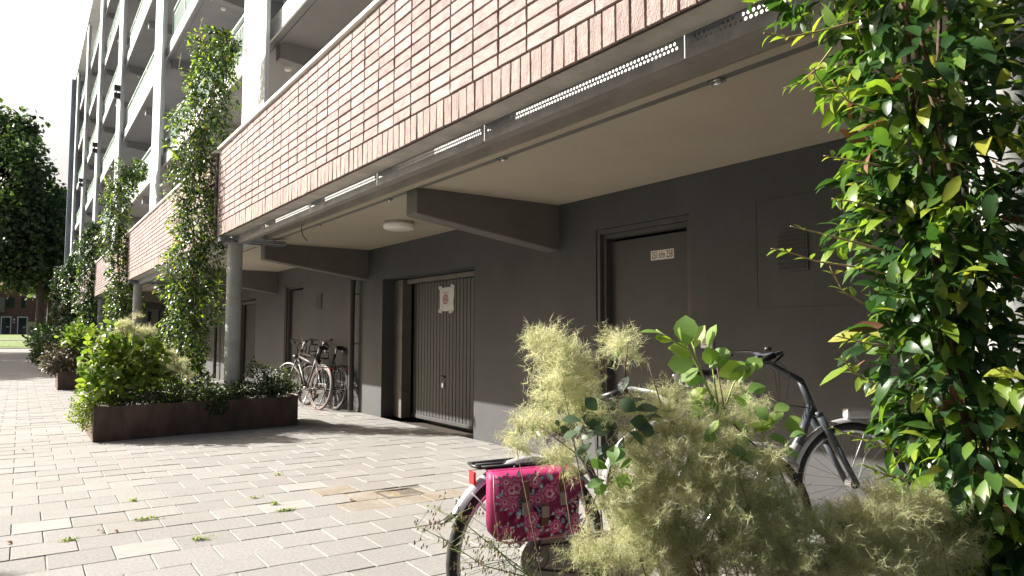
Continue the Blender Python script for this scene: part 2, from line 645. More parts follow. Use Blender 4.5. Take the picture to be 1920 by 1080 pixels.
def backdrop_ground():
    b = MB()
    b.box(-60, 40, 66.0, 66.15, -.05, .06)
    tag(b.build('kerb', M['concrete']), kind='structure')
    v, f = [], []
    ys = [66.15, 72, 80, 90, 100, 108, 116, 160, 400]
    zs = [.04, .12, .35, .62, .82, .93, .97, .97, .97]
    for y, z in zip(ys, zs):
        v += [(-160, y, z), (120, y, z)]
    for i in range(len(ys) - 1):
        f.append((2 * i, 2 * i + 1, 2 * i + 3, 2 * i + 2))
    tag(MB().add(v, f).build('lawn', M['lawn']), kind='structure')
    b = MB()
    b.add([(-60, 84, .50), (40, 84, .50), (40, 85.6, .55), (-60, 85.6, .55)], [(0, 1, 2, 3)])
    tag(b.build('footpath', M['road']), kind='structure')


backdrop_ground()

# ================================================================== THE APARTMENT BUILDING
XW, ZC = 3.628 * H, 2.057 * H
XF, XI = 1.72 * H, 1.885 * H
ZB = 2.034 * H
XS = 2.25 * H
ZS = 2.14 * H
BAY = 7.9 * H
YA, YB = -6.0, 59.4
NB = 6                                   # bays beyond the near one
building = empty('apartment_building', (XW, 8, 0), 0, 'long grey apartment block with open galleries above a dark ground floor and brick parapets', 'apartment building')
_bo = Vector((XW, 8, 0))


def bpart(mb, name, m, parent=None, bevel=0., local=None):
    """part of the building, written in world coordinates"""
    o = mb.build(name, m, parent or building, bevel)
    if parent is None:
        o.location = -_bo
    return o


def openings():
    L = []
    for i in range(-1, NB + 1):
        o = i * BAY
        L.append((3.283 * H + o, 4.233 * H + o, 1.797 * H, 'door', i))
        L.append((6.03 * H + o, 8.19 * H + o, 1.66 * H, 'garage', i))
    return [q for q in L if q[0] > YA and q[1] < YB]


def ground_wall():
    ops = openings()
    ys = sorted({YA, YB, *[q[0] for q in ops], *[q[1] for q in ops]})
    b = MB()
    for y0, y1 in zip(ys[:-1], ys[1:]):
        z0 = 0.
        for q in ops:
            if q[0] - 1e-6 <= y0 and y1 <= q[1] + 1e-6:
                z0 = q[2]
        b.add([(XW, y0, z0 - (0 if z0 else .05)), (XW, y1, z0 - (0 if z0 else .05)), (XW, y1, ZC + .05), (XW, y0, ZC + .05)], [(0, 3, 2, 1)])
    for y0, y1, zt, k, i in ops:
        d = .16 if k == 'door' else .42
        b.add([(XW, y0, 0), (XW + d, y0, 0), (XW + d, y0, zt), (XW, y0, zt)], [(0, 1, 2, 3)])
        b.add([(XW, y1, 0), (XW + d, y1, 0), (XW + d, y1, zt), (XW, y1, zt)], [(3, 2, 1, 0)])
        b.add([(XW, y0, zt), (XW + d, y0, zt), (XW + d, y1, zt), (XW, y1, zt)], [(0, 1, 2, 3)])
    bpart(b, 'ground_floor_wall', M['wall'])
    # doors
    for y0, y1, zt, k, i in ops:
        if k == 'door':
            door(y0, y1, zt, i)
        else:
            garage(y0, y1, zt, i)


def door(y0, y1, zt, i):
    X = XW + .12
    leaf = MB().box(X, X + .04, y0 + .085, y1 - .085, .03, zt - .11)
    leaf = bpart(leaf, 'metal_door', M['door'], bevel=.003)
    fr = MB()
    for a, wv, xx in ((0, .045, XW + .012), (.045, .04, XW + .05)):
        fr.box(xx, X + .06 - a * .2, y0 + a + .001, y0 + a + wv, 0, zt - a - .001)
        fr.box(xx, X + .06 - a * .2, y1 - a - wv, y1 - a - .001, 0, zt - a - .001)
        fr.box(xx, X + .06 - a * .2, y0 + a + wv + .001, y1 - a - wv - .001, zt - a - wv, zt - a - .002)
    fr.build('frame', M['frame'], leaf, bevel=.003)
    MB().box(XW + .01, X + .05, y0 + .09, y1 - .09, 0, .025).build('threshold', M['concrete'], leaf)
    h = MB()
    h.box(X - .008, X, y0 + .115, y0 + .155, .98, 1.16)
    h.tube([(X - .05, y0 + .135, 1.09), (X - .05, y0 + .24, 1.09)], .010)
    h.tube([(X, y0 + .135, 1.09), (X - .05, y0 + .135, 1.09)], .009)
    h.build('handle', M['white_plastic'], leaf)


_slat = {}


def garage(y0, y1, zt, i):
    X = XW + .35
    post = MB()
    post.box(XW + .19, XW + .34, y1 - .27, y1 - .002, 0, zt - .012)
    fr = MB()
    fr.box(XW + .25, XW + .34, y0 + .002, y1 - .275, zt - .075, zt - .014)
    fr.box(XW + .25, XW + .34, y0 + .002, y0 + .05, 0, zt - .08)
    rail = MB()
    g = MB().box(X + .018, X + .03, y0 + .05, y1 - .28, .03, zt - .076)
    g = bpart(g, 'garage_door', M['frame'])
    post.build('post', M['jamb'], g, bevel=.004)
    fr.build('frame', M['jamb'], g, bevel=.003)
    rail.box(X - .006, X + .03, y0 + .052, y1 - .282, .012, .06)
    rail.build('bottom_rail', M['slat'], g, bevel=.003)
    W = .0894
    n = int((y1 - y0 - .33) / W)
    hh = zt - .08
    if 'm' not in _slat:
        b = MB()
        a, c = W - .010, .010
        v = [(.018, 0, .062), (.018, a, .062), (.018, a, hh), (.018, 0, hh), (0, c * .4, .062), (0, a - c * .4, .062), (0, a - c * .4, hh), (0, c * .4, hh)]
        b.add(v, [(4, 7, 6, 5), (0, 4, 5, 1), (0, 3, 7, 4), (1, 5, 6, 2), (3, 2, 6, 7)])
        _slat['m'] = b.mesh('slat', M['slat'])
    for k in range(n):
        link('slat', _slat['m'], g, loc=(X, y0 + .052 + k * W, 0))
    yh = 7.163 * H + i * BAY
    h = MB()
    h.box(X - .012, X + .004, yh - .03, yh + .03, .52 * H - .02, .52 * H + .02)
    h.tube([(X - .03, yh - .07, .532 * H), (X - .03, yh + .07, .532 * H)], .009)
    h.tube([(X, yh, .532 * H), (X - .03, yh, .532 * H)], .008)
    h.build('handle', M['black'], g)
    h = MB()
    h.box(X - .02, X + .002, yh - .022, yh + .022, .405 * H, .455 * H)
    h.tube([(X - .012, yh - .013, .455 * H), (X - .012, yh - .013, .475 * H), (X - .012, yh + .013, .475 * H), (X - .012, yh + .013, .455 * H)], .004, 6)
    h.build('padlock', M['chrome'], g)


ground_wall()


def soffit():
    b = MB().box(XS, XW + .3, YA, YB, ZC, ZS)
    # outer edge coloured darker to stand in for shade on that face
    bpart(b, 'soffit_slab', M['soffit'])
    b = MB().box(XS - .012, XS - .002, YA, YB, ZC - .006, ZS + .004)
    bpart(b, 'slab_edge', M['slab_edge'])
    b = MB().box(XS - .004, XS + .07, YA, YB, ZC - .014, ZC - .003)
    bpart(b, 'edge_strip', M['soffit'])
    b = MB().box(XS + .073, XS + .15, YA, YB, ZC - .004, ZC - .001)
    bpart(b, 'groove_shade_strip', mat('groove_shade', (.13, .128, .115), .7, .1, 3))  # flat dark strip, its colour standing in for shade inside a groove
    # clips along the groove, loose wire end
    me = None
    for k in range(-2, 14):
        y = 1.972 * H + k * 1.62 * H
        if YA < y < 30:
            c = MB().box(-.012, .05, -.035, .035, -.012, 0).tube([(.02, -.03, -.02), (.02, .03, -.02)], .009, 6)
            if me is None:
                me = c.mesh('clip', M['chrome'])
            link('clip', me, building, loc=Vector((XS + .10, y, ZC - .004)) - _bo)
    b = MB().tube([(XS - .02, 6.96 * H, ZC + .01), (XS - .03, 6.96 * H, ZC - .06), (XS - .02, 6.93 * H, ZC - .14), (XS + .02, 6.90 * H, ZC - .2)], .006, 6)
    bpart(b, 'wire', M['black'])
    # bracket beams
    me = None
    y = 4.69 * H
    k = -2
    while y + k * 3.95 * H < YB - 1:
        yy = y + k * 3.95 * H
        if yy > YA:
            b = MB().prism_y([(2.335 * H, 1.866 * H), (XW + .02, 1.677 * H), (XW + .02, ZC + .02), (2.335 * H, ZC + .02)], 0, .215)
            if me is None:
                me = b.mesh('bracket_beam', M['beam'])
            o = link('bracket_beam', me, building, loc=Vector((0, yy, 0)) - _bo)
            bv = o.modifiers.new('bevel', 'BEVEL')
            bv.width = .012
            bv.segments = 2
        k += 1


soffit()


def small_fixings():
    for i in (0, 1, 2):
        o = i * BAY
        # louvred vent
        y0, y1 = 2.42 * H + o, 2.62 * H + o
        if i:
            y0, y1 = 2.42 * H + o, 2.66 * H + o
        v = bpart(MB().box(XW - .012, XW + .004, y0, y1, 1.36 * H, 1.585 * H), 'vent', M['wall'], bevel=.002)
        for k in range(8):
            z = 1.375 * H + k * .031
            MB().prism_y([(XW - .020, z), (XW - .013, z), (XW - .013, z + .02)], y0 + .015, y1 - .015).build('louvre', M['wall'], v)
    # flush access panel with an open seam
    y0, y1, z0, z1 = 1.55 * H, 2.766 * H, 1.157 * H, 1.80 * H
    b = MB()
    t = .005
    b.box(XW - .002, XW + .003, y1 - t, y1, z0, z1).box(XW - .002, XW + .003, y0, y1 - t, z1 - t, z1).box(XW - .002, XW + .003, y0, y1 - t, z0, z0 + t)
    bpart(b, 'access_panel_seam', M['ink'])
    # pillars under the brick parapets, with their steel heads
    for i in range(-1, NB):
        y = 8.18 * H + i * BAY
        if i == -1:
            y = .74 * H
        b = MB().lathe([(.096, .02), (.096, 2.36)], 28)
        p = link('pillar', b.mesh('pillar', M['pillar']), building, loc=Vector((1.895 * H, y, 0)) - _bo)
        MB().box(-.13, .13, -.13, .13, 2.36, 2.372).build('cap_plate', M['zinc'], p, bevel=.002)
        MB().box(-.20, .64, -.06, .06, 2.374, 2.432).box(-.2, .64, -.1, .1, 2.374, 2.382).build('head_beam', M['zinc'], p)
        MB().box(-.098, -.094, -.02, .02, 1.98, 2.04).build('plate', M['white_plastic'], p)


small_fixings()

# ------------------------------------------------ brick parapets
BY, BZ, SY, SH = .2634, .0793, .0898, .178
BRICK_JOINT = 5.568
_bm = {}


def brick_mesh(w, h, m, key):
    if key in _bm:
        return _bm[key]
    L = []
    rng = random.Random(hash(key) % 1000)
    for k in range(8):
        b = MB()
        c = .004
        t = [rng.uniform(-.0022, .0022) for _ in range(4)]
        y, z = w / 2, h / 2
        q = [(-1, -1), (1, -1), (1, 1), (-1, 1)]
        v = [(.03, a * y, e * z) for a, e in q]
        v += [(c, a * (y + rng.uniform(-.0015, .0005)), e * (z + rng.uniform(-.0015, .0005))) for a, e in q]
        v += [(-.001 + t[i], a * (y - c), e * (z - c)) for i, (a, e) in enumerate(q)]
        f = [(8, 11, 10, 9)]
        for i in range(4):
            j = (i + 1) % 4
            f += [(i, i + 4, j + 4, j), (i + 4, i + 8, j + 8, j + 4)]
        b.add(v, f)
        L.append((b, b.mesh('brick', m)))
    _bm[key] = L
    return L


def parapets():
    rng = random.Random(3)
    br = brick_mesh(BY - .009, BZ - .009, M['brick'], 'b')
    so = brick_mesh(SY - .007, SH - .010, M['soldier'], 's')
    zt = ZB + SH + 12 * BZ
    nb = ns = 0
    for i in range(-1, NB):
        ya = (.29 * H + i * BAY * 1.008 + .12) if i >= 0 else YA
        yb = (.29 * H + (i + 1) * BAY * 1.008 - .05)
        b = MB().box(XF + .024, XI, ya, yb, ZB + .012, zt - .004)
        pp = bpart(b, 'brick_parapet', M['concrete'])
        MB().box(XF + .012, XF + .0235, ya + .004, yb - .004, ZB + .002, zt).build('mortar', M['joint'], pp)
        MB().box(XF - .035, XI + .03, ya - .01, yb + .01, zt + .002, zt + .036).build('coping', M['coping'], pp, bevel=.004)
        items = []
        k0 = math.ceil((ya - BRICK_JOINT) / BY)
        k = k0 - 1
        while BRICK_JOINT + k * BY < yb:
            y0, y1 = max(BRICK_JOINT + k * BY, ya), min(BRICK_JOINT + (k + 1) * BY, yb)
            if y1 - y0 > .05:
                for r in range(12):
                    items.append(('b', y0, y1, ZB + SH + r * BZ))
            k += 1
        k = math.ceil((ya - 2.0) / SY)
        while 2.0 + (k + 1) * SY < yb + .01:
            items.append(('s', 2.0 + k * SY, 2.0 + (k + 1) * SY, ZB))
            k += 1
        # what shows largest first: nearest bricks inside the frame
        def key(q):
            y, z = (q[1] + q[2]) / 2, q[3]
            dpt = (Vector((XF, y, z)) - CAM_P)
            c = dpt.dot(C_F)
            if c <= .2:
                return 99
            py = 540 - FPX * dpt.dot(C_U) / c
            return c if py > -60 else 90 + c
        items.sort(key=key)
        stuff = {'b': MB(), 's': MB()}
        for q in items:
            kd, y0, y1, z0 = q
            w, h = (BY, BZ) if kd == 'b' else (SY, SH)
            full = abs((y1 - y0) - w) < .002
            cy, cz = (y0 + y1) / 2, z0 + h / 2
            dx = rng.uniform(-.0025, .0015)
            if full and i == 0 and key(q) < 60 and ((kd == 'b' and nb < 299) or (kd == 's' and ns < 120)):
                me = rng.choice(br if kd == 'b' else so)[1]
                o = link('brick' if kd == 'b' else 'soldier_brick', me, pp, loc=(XF + dx, cy, cz))
                if kd == 'b':
                    nb += 1
                else:
                    ns += 1
            else:
                g = rng.choice(br if kd == 'b' else so)[0]
                sc = (y1 - y0 - .009) / (BY - .009) if kd == 'b' else 1
                stuff[kd].add([(x + XF + dx, y * sc + cy, z + cz) for x, y, z in g.v], g.f)
        for kd, m in (('b', 'brick'), ('s', 'soldier')):
            if stuff[kd].v:
                o = stuff[kd].build('bricks' if kd == 'b' else 'soldier_bricks', M[m], pp)
                o['kind'] = 'stuff'


parapets()


def perforated():
    splits = [(.40 + 1.335 * k) * H for k in range(-2, 7)]
    pitch, r = .0244, .0080
    z0, z1 = 1.963 * H, 2.060 * H
    rows = [2.0175 * H, 2.0360 * H]
    X = 1.9 * H
    for a, b in zip(splits[:-1], splits[1:]):
        m = MB()
        ya, yb = a + .002, b - .002
        zr = [rows[0] - pitch * .45, (rows[0] + rows[1]) / 2, rows[1] + pitch * .45]
        m.add([(X, ya, z0), (X, yb, z0), (X, yb, zr[0]), (X, ya, zr[0])], [(0, 3, 2, 1)])
        m.add([(X, ya, zr[2]), (X, yb, zr[2]), (X, yb, z1), (X, ya, z1)], [(0, 3, 2, 1)])
        for ri in range(2):
            zc, zl, zh = rows[ri], zr[ri], zr[ri + 1]
            y = ya + .03 + ri * pitch / 2
            m.add([(X, ya, zl), (X, y, zl), (X, y, zh), (X, ya, zh)], [(0, 3, 2, 1)])
            while y + pitch < yb - .02:
                cy = y + pitch / 2
                sq = [(y, zl), (cy, zl), (y + pitch, zl), (y + pitch, zc), (y + pitch, zh), (cy, zh), (y, zh), (y, zc)]
                ang = [225, 270, 315, 0, 45, 90, 135, 180]
                v = [(X, p, q) for p, q in sq] + [(X, cy + r * math.cos(R(t)), zc + r * math.sin(R(t))) for t in ang]
                m.add(v, [(k, k + 8, (k + 1) % 8 + 8, (k + 1) % 8) for k in range(8)])
                y += pitch
            m.add([(X, y, zl), (X, yb, zl), (X, yb, zh), (X, y, zh)], [(0, 3, 2, 1)])
        o = bpart(m, 'perforated_strip', M['zinc'])
        MB().box(X - .003, X + .055, ya, yb, z0 - .005, z0 + .001).build('flange', M['slab_edge'], o)
        if b > 0:
            MB().box(X + .02, X + .06, b - .25, b + .01, ZB + .004, ZB + .25).build('hanger', M['zinc'], o)
    m = MB().box(X, X + .003, splits[-1] + .004, YB, z0, z1).box(X + .004, X + .055, splits[-1] + .004, YB, z0 - .004, z0)
    bpart(m, 'closing_strip', M['zinc'])


perforated()


def galleries():
    # rear wall of the galleries with doors and windows, roof, body
    b = MB().box(XW, XW + 9, YA, YB, ZS + .002, 19.2)
    bpart(b, 'gallery_wall', mat('gallery_wall_paint', (.55, .55, .54), .7, .06, 2))
    b = MB().box(XW + .48, XW + 9, YA, YB, -.05, ZC)
    bpart(b, 'ground_floor_core', M['frame'])
    zk = [(1 + (1.479 + .975 * k) * 2.36) * H for k in range(5)]
    XE = 2.36 * H
    roof = MB().box(2.14 * H, XW + 9.3, YA, YB + .35, 15.97 * H, 15.97 * H + .34)
    bpart(roof, 'roof', M['white'])
    cols = [8.31 * H + BAY * i for i in range(-1, NB)]
    CW = 1.03 * H
    me_b = me_l = None
    for k, z in enumerate(zk):
        s = bpart(MB().box(XE + .006, XW + .01, YA, YB, z, z + .2), 'gallery_slab', M['gal_soffit'])
        MB().box(XE - .02, XE + .005, YA, YB, z - .004, z + .285).build('edge_fascia', M['white'], s)
        MB().box(XE + .10, XE + .15, YA, YB, z - .012, z - .002).build('pipe', M['gal_soffit'], s)
        for kk in range(-1, 13):
            yy = 4.69 * H + kk * 3.95 * H
            if yy > YB - 1:
                continue
            if me_b is None:
                me_b = MB().prism_y([(XE + .12, -.22), (XW + .01, -.42), (XW + .01, .01), (XE + .12, .01)], 0, .215).mesh('bracket_beam', M['gal_soffit'])
                me_l = MB().lathe([(.0, -.06), (.045, -.06), (.055, -.03), (.055, 0)], 14).mesh('gallery_lamp', M['lamp'])
            link('gallery_beam', me_b, building, loc=Vector((0, yy, z)) - _bo)
            link('gallery_lamp', me_l, building, loc=Vector((XE + .5, yy + .9, z - .003)) - _bo)
        # railings between the piers
        for i in range(len(cols)):
            y0 = cols[i] - BAY + CW + .05
            y1 = cols[i] - .05
            if y1 < 0 and k > 0:
                continue
            y0 = max(y0, YA + .2)
            rail = MB()
            top = z + 1.06
            rail.box(XE + .02, XE + .07, y0, y1, top - .035, top)
            rail.box(XE + .035, XE + .06, y0, y1, top - .16, top - .135)
            rail.box(XE + .035, XE + .06, y0, y1, z + .33, z + .355)
            ro = bpart(rail, 'railing', M['mint'])
            bal = MB()
            solid = k == 2 and i in (2, 3)
            if solid:
                MB().box(XE + .042, XE + .052, y0 + .02, y1 - .02, z + .30, top - .165).build('panel', M['white'], ro)
            elif i >= 3 and k < 3:
                MB().box(XE + .042, XE + .052, y0 + .02, y1 - .02, z + .36, top - .165).build('panel', M['glass_panel'], ro)
            else:
                yy = y0 + .06
                while yy < y1 - .03:
                    bal.box(XE + .040, XE + .054, yy - .011, yy + .011, z + .356, top - .161)
                    yy += .105
                bal.build('balusters', M['mint'], ro)
            n = max(2, round((y1 - y0) / 1.6))
            for j in range(n + 1):
                yy = y0 + .02 + (y1 - y0 - .04) * j / n
                MB().box(XE + .022, XE + .034, yy - .02, yy + .02, z + .29, top - .036).build('post', M['mint'], ro)
    # piers in front of the galleries
    for i, y in enumerate(cols):
        m = MB().box(2.2 * H, 2.2 * H + .055, y, y + CW, 2.46, 15.96 * H)
        o = bpart(m, 'pier', M['pier'], bevel=.004)
        MB().box(2.2 * H + .056, XE - .022, y + CW * .35, y + CW * .65, 2.46, 15.95 * H).build('pier_web', M['pier'], o)
        if i in (3, 4, 5):
            for dz in (0, .28):
                MB().box(2.2 * H - .20, 2.2 * H - .002, y + .02, y + .18, 9.55 + dz, 9.75 + dz).build('floodlight', M['black'], o)
    # end wall
    m = MB().box(1.97 * H, XW + 9, YB, YB + .3, 0, 15.965 * H)
    bpart(m, 'end_wall', M['fin'])
    m = MB()
    for k in range(3):
        m.box(2.0 * H + k * .16, 2.0 * H + .07 + k * .16, YB - .03, YB - .002, .1, 15.9 * H)
    bpart(m, 'end_wall_ribs', M['fin'])


galleries()


# ================================================================== THINGS ON THE WALL
def text(body, size, mw, m, parent, name='lettering', sx=1.):
    c = bpy.data.curves.new(name, 'FONT')
    c.body = body
    c.size = size
    c.align_x = 'CENTER'
    c.align_y = 'CENTER'
    c.extrude = .0004
    c.resolution_u = 3
    c.materials.append(m)
    tmp = bpy.data.objects.new('lettering_curve', c)
    COL.objects.link(tmp)
    dg = bpy.context.evaluated_depsgraph_get()
    me = bpy.data.meshes.new_from_object(tmp.evaluated_get(dg))
    bpy.data.objects.remove(tmp)
    o = bpy.data.objects.new(name, me)
    COL.objects.link(o)
    o.parent = parent
    o.matrix_local = mw @ Matrix.Diagonal((sx, 1, 1, 1))
    return o


# wall faces -X: text x axis runs to -Y, its up is +Z, its normal is -X
WM = Matrix(((0, 0, -1, 0), (-1, 0, 0, 0), (0, 1, 0, 0), (0, 0, 0, 1)))


def wall_things():
    X = XW + .12
    s = empty('door_number_sign', (X, 3.633 * H, 1.562 * H), 0, 'cream number plate reading 251 t/m 258 on the dark door', 'sign')
    MB().box(-.004, -.0005, -.133, .133, -.041, .041).build('plate', M['plate'], s, bevel=.001)
    text('251 t/m 258', .088, Matrix.Translation((-.0052, 0, -.002)) @ WM, M['ink'], s, sx=.56)
    s = empty('door_number_sign', (X, 3.475 * H + BAY, 1.565 * H), 0, 'small cream number plate on the door behind the leaning bikes', 'sign')
    MB().box(-.004, -.0005, -.12, .12, -.045, .045).build('plate', M['plate'], s)
    MB().box(-.0060, -.0045, -.07, .07, -.02, .025).build('inset', M['sign_grey'], s)
    # taped notice on the garage door
    X = XW + .35
    s = empty('paper_notice', (X, 7.10 * H, 1.385 * H), 0, 'white paper notice with a red ring taped to the garage door', 'notice')
    b = MB()
    n = 8
    w2, h2 = .20, .155
    w2, h2 = .19, .150
    rng = random.Random(8)
    v = []
    for i in range(n + 1):
        for j in range(n + 1):
            v.append((-.006 - .006 * math.sin(i * 1.3) * math.cos(j * 1.1) - rng.uniform(0, .002), w2 * (1 - 2 * i / n), h2 * 1.06 * (2 * j / n - 1)))
    b.add(v, [(i * (n + 1) + j, (i + 1) * (n + 1) + j, (i + 1) * (n + 1) + j + 1, i * (n + 1) + j + 1) for i in range(n) for j in range(n)], 0, True)
    b.build('sheet', M['paper'], s)
    for y, z, r in ((.165, .158, 0), (-.17, .165, 12), (.16, -.158, 6), (-.13, -.165, -8)):
        o = MB().box(-.0165, -.0155, -.05, .05, -.022, .022).build('tape', M['tape'], s, loc=(0, y, z))
        o.rotation_euler = (R(r), 0, 0)
    ring = MB()
    k = 32
    v = []
    for j in range(k):
        a = 2 * math.pi * j / k
        v += [(-.0172, .02 + .066 * math.cos(a), .066 * math.sin(a)), (-.0172, .02 + .050 * math.cos(a), .050 * math.sin(a))]
    ring.add(v, [(2 * j, 2 * j + 1, (2 * j + 3) % (2 * k), (2 * j + 2) % (2 * k)) for j in range(k)])
    ring.build('ring', M['ink_red'], s)
    text('NIET', .028, Matrix.Translation((-.0172, .02, .016)) @ WM, M['ink'], s)
    text('PARKEREN', .023, Matrix.Translation((-.0172, .02, -.012)) @ WM, M['ink'], s, sx=.72)
    MB().box(-.0175, -.0170, -.075, .10, .088, .092).build('rule', M['ink'], s)
    # round ceiling lamp
    s = empty('ceiling_lamp', (2.93 * H, 6.26 * H, ZC), 0, 'round white ceiling lamp, unlit, under the soffit between two beams', 'lamp')
    MB().lathe([(.0, -.001), (.165, -.001), (.165, -.03), (.172, -.034)], 36).build('base', M['white_plastic'], s)
    MB().lathe([(.178, -.034), (.178, -.07), (.165, -.085), (.13, -.094), (.0, -.097)], 36).build('diffuser', M['lamp'], s)
    # downpipes on the wall
    for i in (0, 1, 2):
        y = 8.93 * H + i * BAY
        lab = ['dark downpipe on the wall beside the garage door and two leaning bikes', 'dark downpipe on the wall behind the nearest planter vine', 'dark downpipe on the shaded wall behind the second planter'][i]
        s = empty('downpipe', (3.535 * H, y, 0), 0, lab, 'downpipe', 'downpipes on the ground floor wall')
        MB().lathe([(.045, .02), (.045, 1.66 * H)], 16).build('pipe', M['frame'], s)
        for z in (.35, 1.03, 1.8):
            MB().lathe([(.050, z), (.050, z + .03)], 16).tube([(.045, 0, z + .015), (.13, 0, z + .015)], .008, 6).build('bracket', M['frame'], s)
        MB().lathe([(.052, 1.62 * H), (.055, 1.64 * H), (.055, 1.69 * H)], 16).build('socket', M['frame'], s)
    # white entry phone by the door
    s = empty('entry_phone', (XW, 3.147 * H, .96 * H), 0, 'small white entry panel on the dark wall behind the leafy shoot', 'entry panel')
    MB().box(-.022, -.001, -.055, .055, -.055, .055).build('case', M['white_plastic'], s, bevel=.004)
    for k in range(4):
        MB().box(-.0235, -.0222, -.03, .03, -.03 + k * .014, -.025 + k * .014).build('grille', M['ink'], s)


wall_things()


# ================================================================== PLANTERS
PL_ROT = R(7.0)                          # the front runs slightly askew to the building
PL_L, PL_D, PL_H = 2.35, 1.26, .385


def planter(corner, label):
    s = empty('corten_planter', (corner[0], corner[1], 0), 0, label, 'planter', 'rusted steel planters along the building')
    t, h = .012, PL_H
    sk = math.tan(PL_ROT)

    def panel(name, a, b, nx, ny):
        (ax, ay), (bx, by) = a, b
        m = MB()
        m.add([(ax, ay, 0), (bx, by, 0), (bx + nx, by + ny, 0), (ax + nx, ay + ny, 0), (ax, ay, h), (bx, by, h), (bx + nx, by + ny, h), (ax + nx, ay + ny, h)], [(3, 2, 1, 0), (4, 5, 6, 7), (0, 1, 5, 4), (1, 2, 6, 5), (2, 3, 7, 6), (3, 0, 4, 7)])
        m.build(name, M['corten'], s, bevel=.003)
    panel('front_panel', (0, 0), (PL_L, PL_L * sk), 0, t)
    panel('rear_panel', (0, PL_D - t), (PL_L, PL_D - t), 0, t)
    panel('end_panel', (0, t + .002), (t, t + .004), 0, PL_D - 2 * t - .006)
    panel('end_panel', (PL_L - t, PL_L * sk + t + .001), (PL_L, PL_L * sk + t + .003), 0, PL_D - PL_L * sk - 2 * t - .006)
    m = MB()
    rng = random.Random(int(corner[1]))
    n, k = 16, 6
    v = []
    for i in range(n + 1):
        x = t + .002 + (PL_L - 2 * t - .004) * i / n
        for j in range(k + 1):
            y0 = x * sk + t + .004
            v.append((x, y0 + (PL_D - t - .004 - y0) * j / k, h - .05 + rng.uniform(-.015, .02)))
    m.add(v, [(i * (k + 1) + j, (i + 1) * (k + 1) + j, (i + 1) * (k + 1) + j + 1, i * (k + 1) + j + 1) for i in range(n) for j in range(k)], 0, True)
    m.build('soil', M['soil'], s)
    return s


PLC = [(.55 * H, .30 * H), (.585 * H, 7.70 * H), (.57 * H, 14.95 * H), (.575 * H, 23.0 * H), (.58 * H, 30.9 * H), (.58 * H, 38.8 * H)]
for c, lab in zip(PLC, ['rusted steel planter holding the smoke bush close to the camera', 'long rusted steel planter beneath the tall vine and bright green shrub',
                        'rusted steel planter holding the purple leaved shrub', 'shaded rusted steel planter, third one along the building', 'shaded rusted steel planter, fourth one along the building', 'shaded rusted steel planter farthest along the building']):
    planter(c, lab)

# ================================================================== PLANTS
LEAF_V = [leaf_geo(1, .37, .24, c, 4, .5) for c in (.2, .6, 1.0, 1.4)]
LEAF_R = [leaf_geo(1, .74, .12, c, 5, .56, .8) for c in (.1, .4, .8)]
LEAF_S = [leaf_geo(1, .5, .2, c, 3, .5) for c in (.2, .9)]
UP = Vector((0, 0, 1))


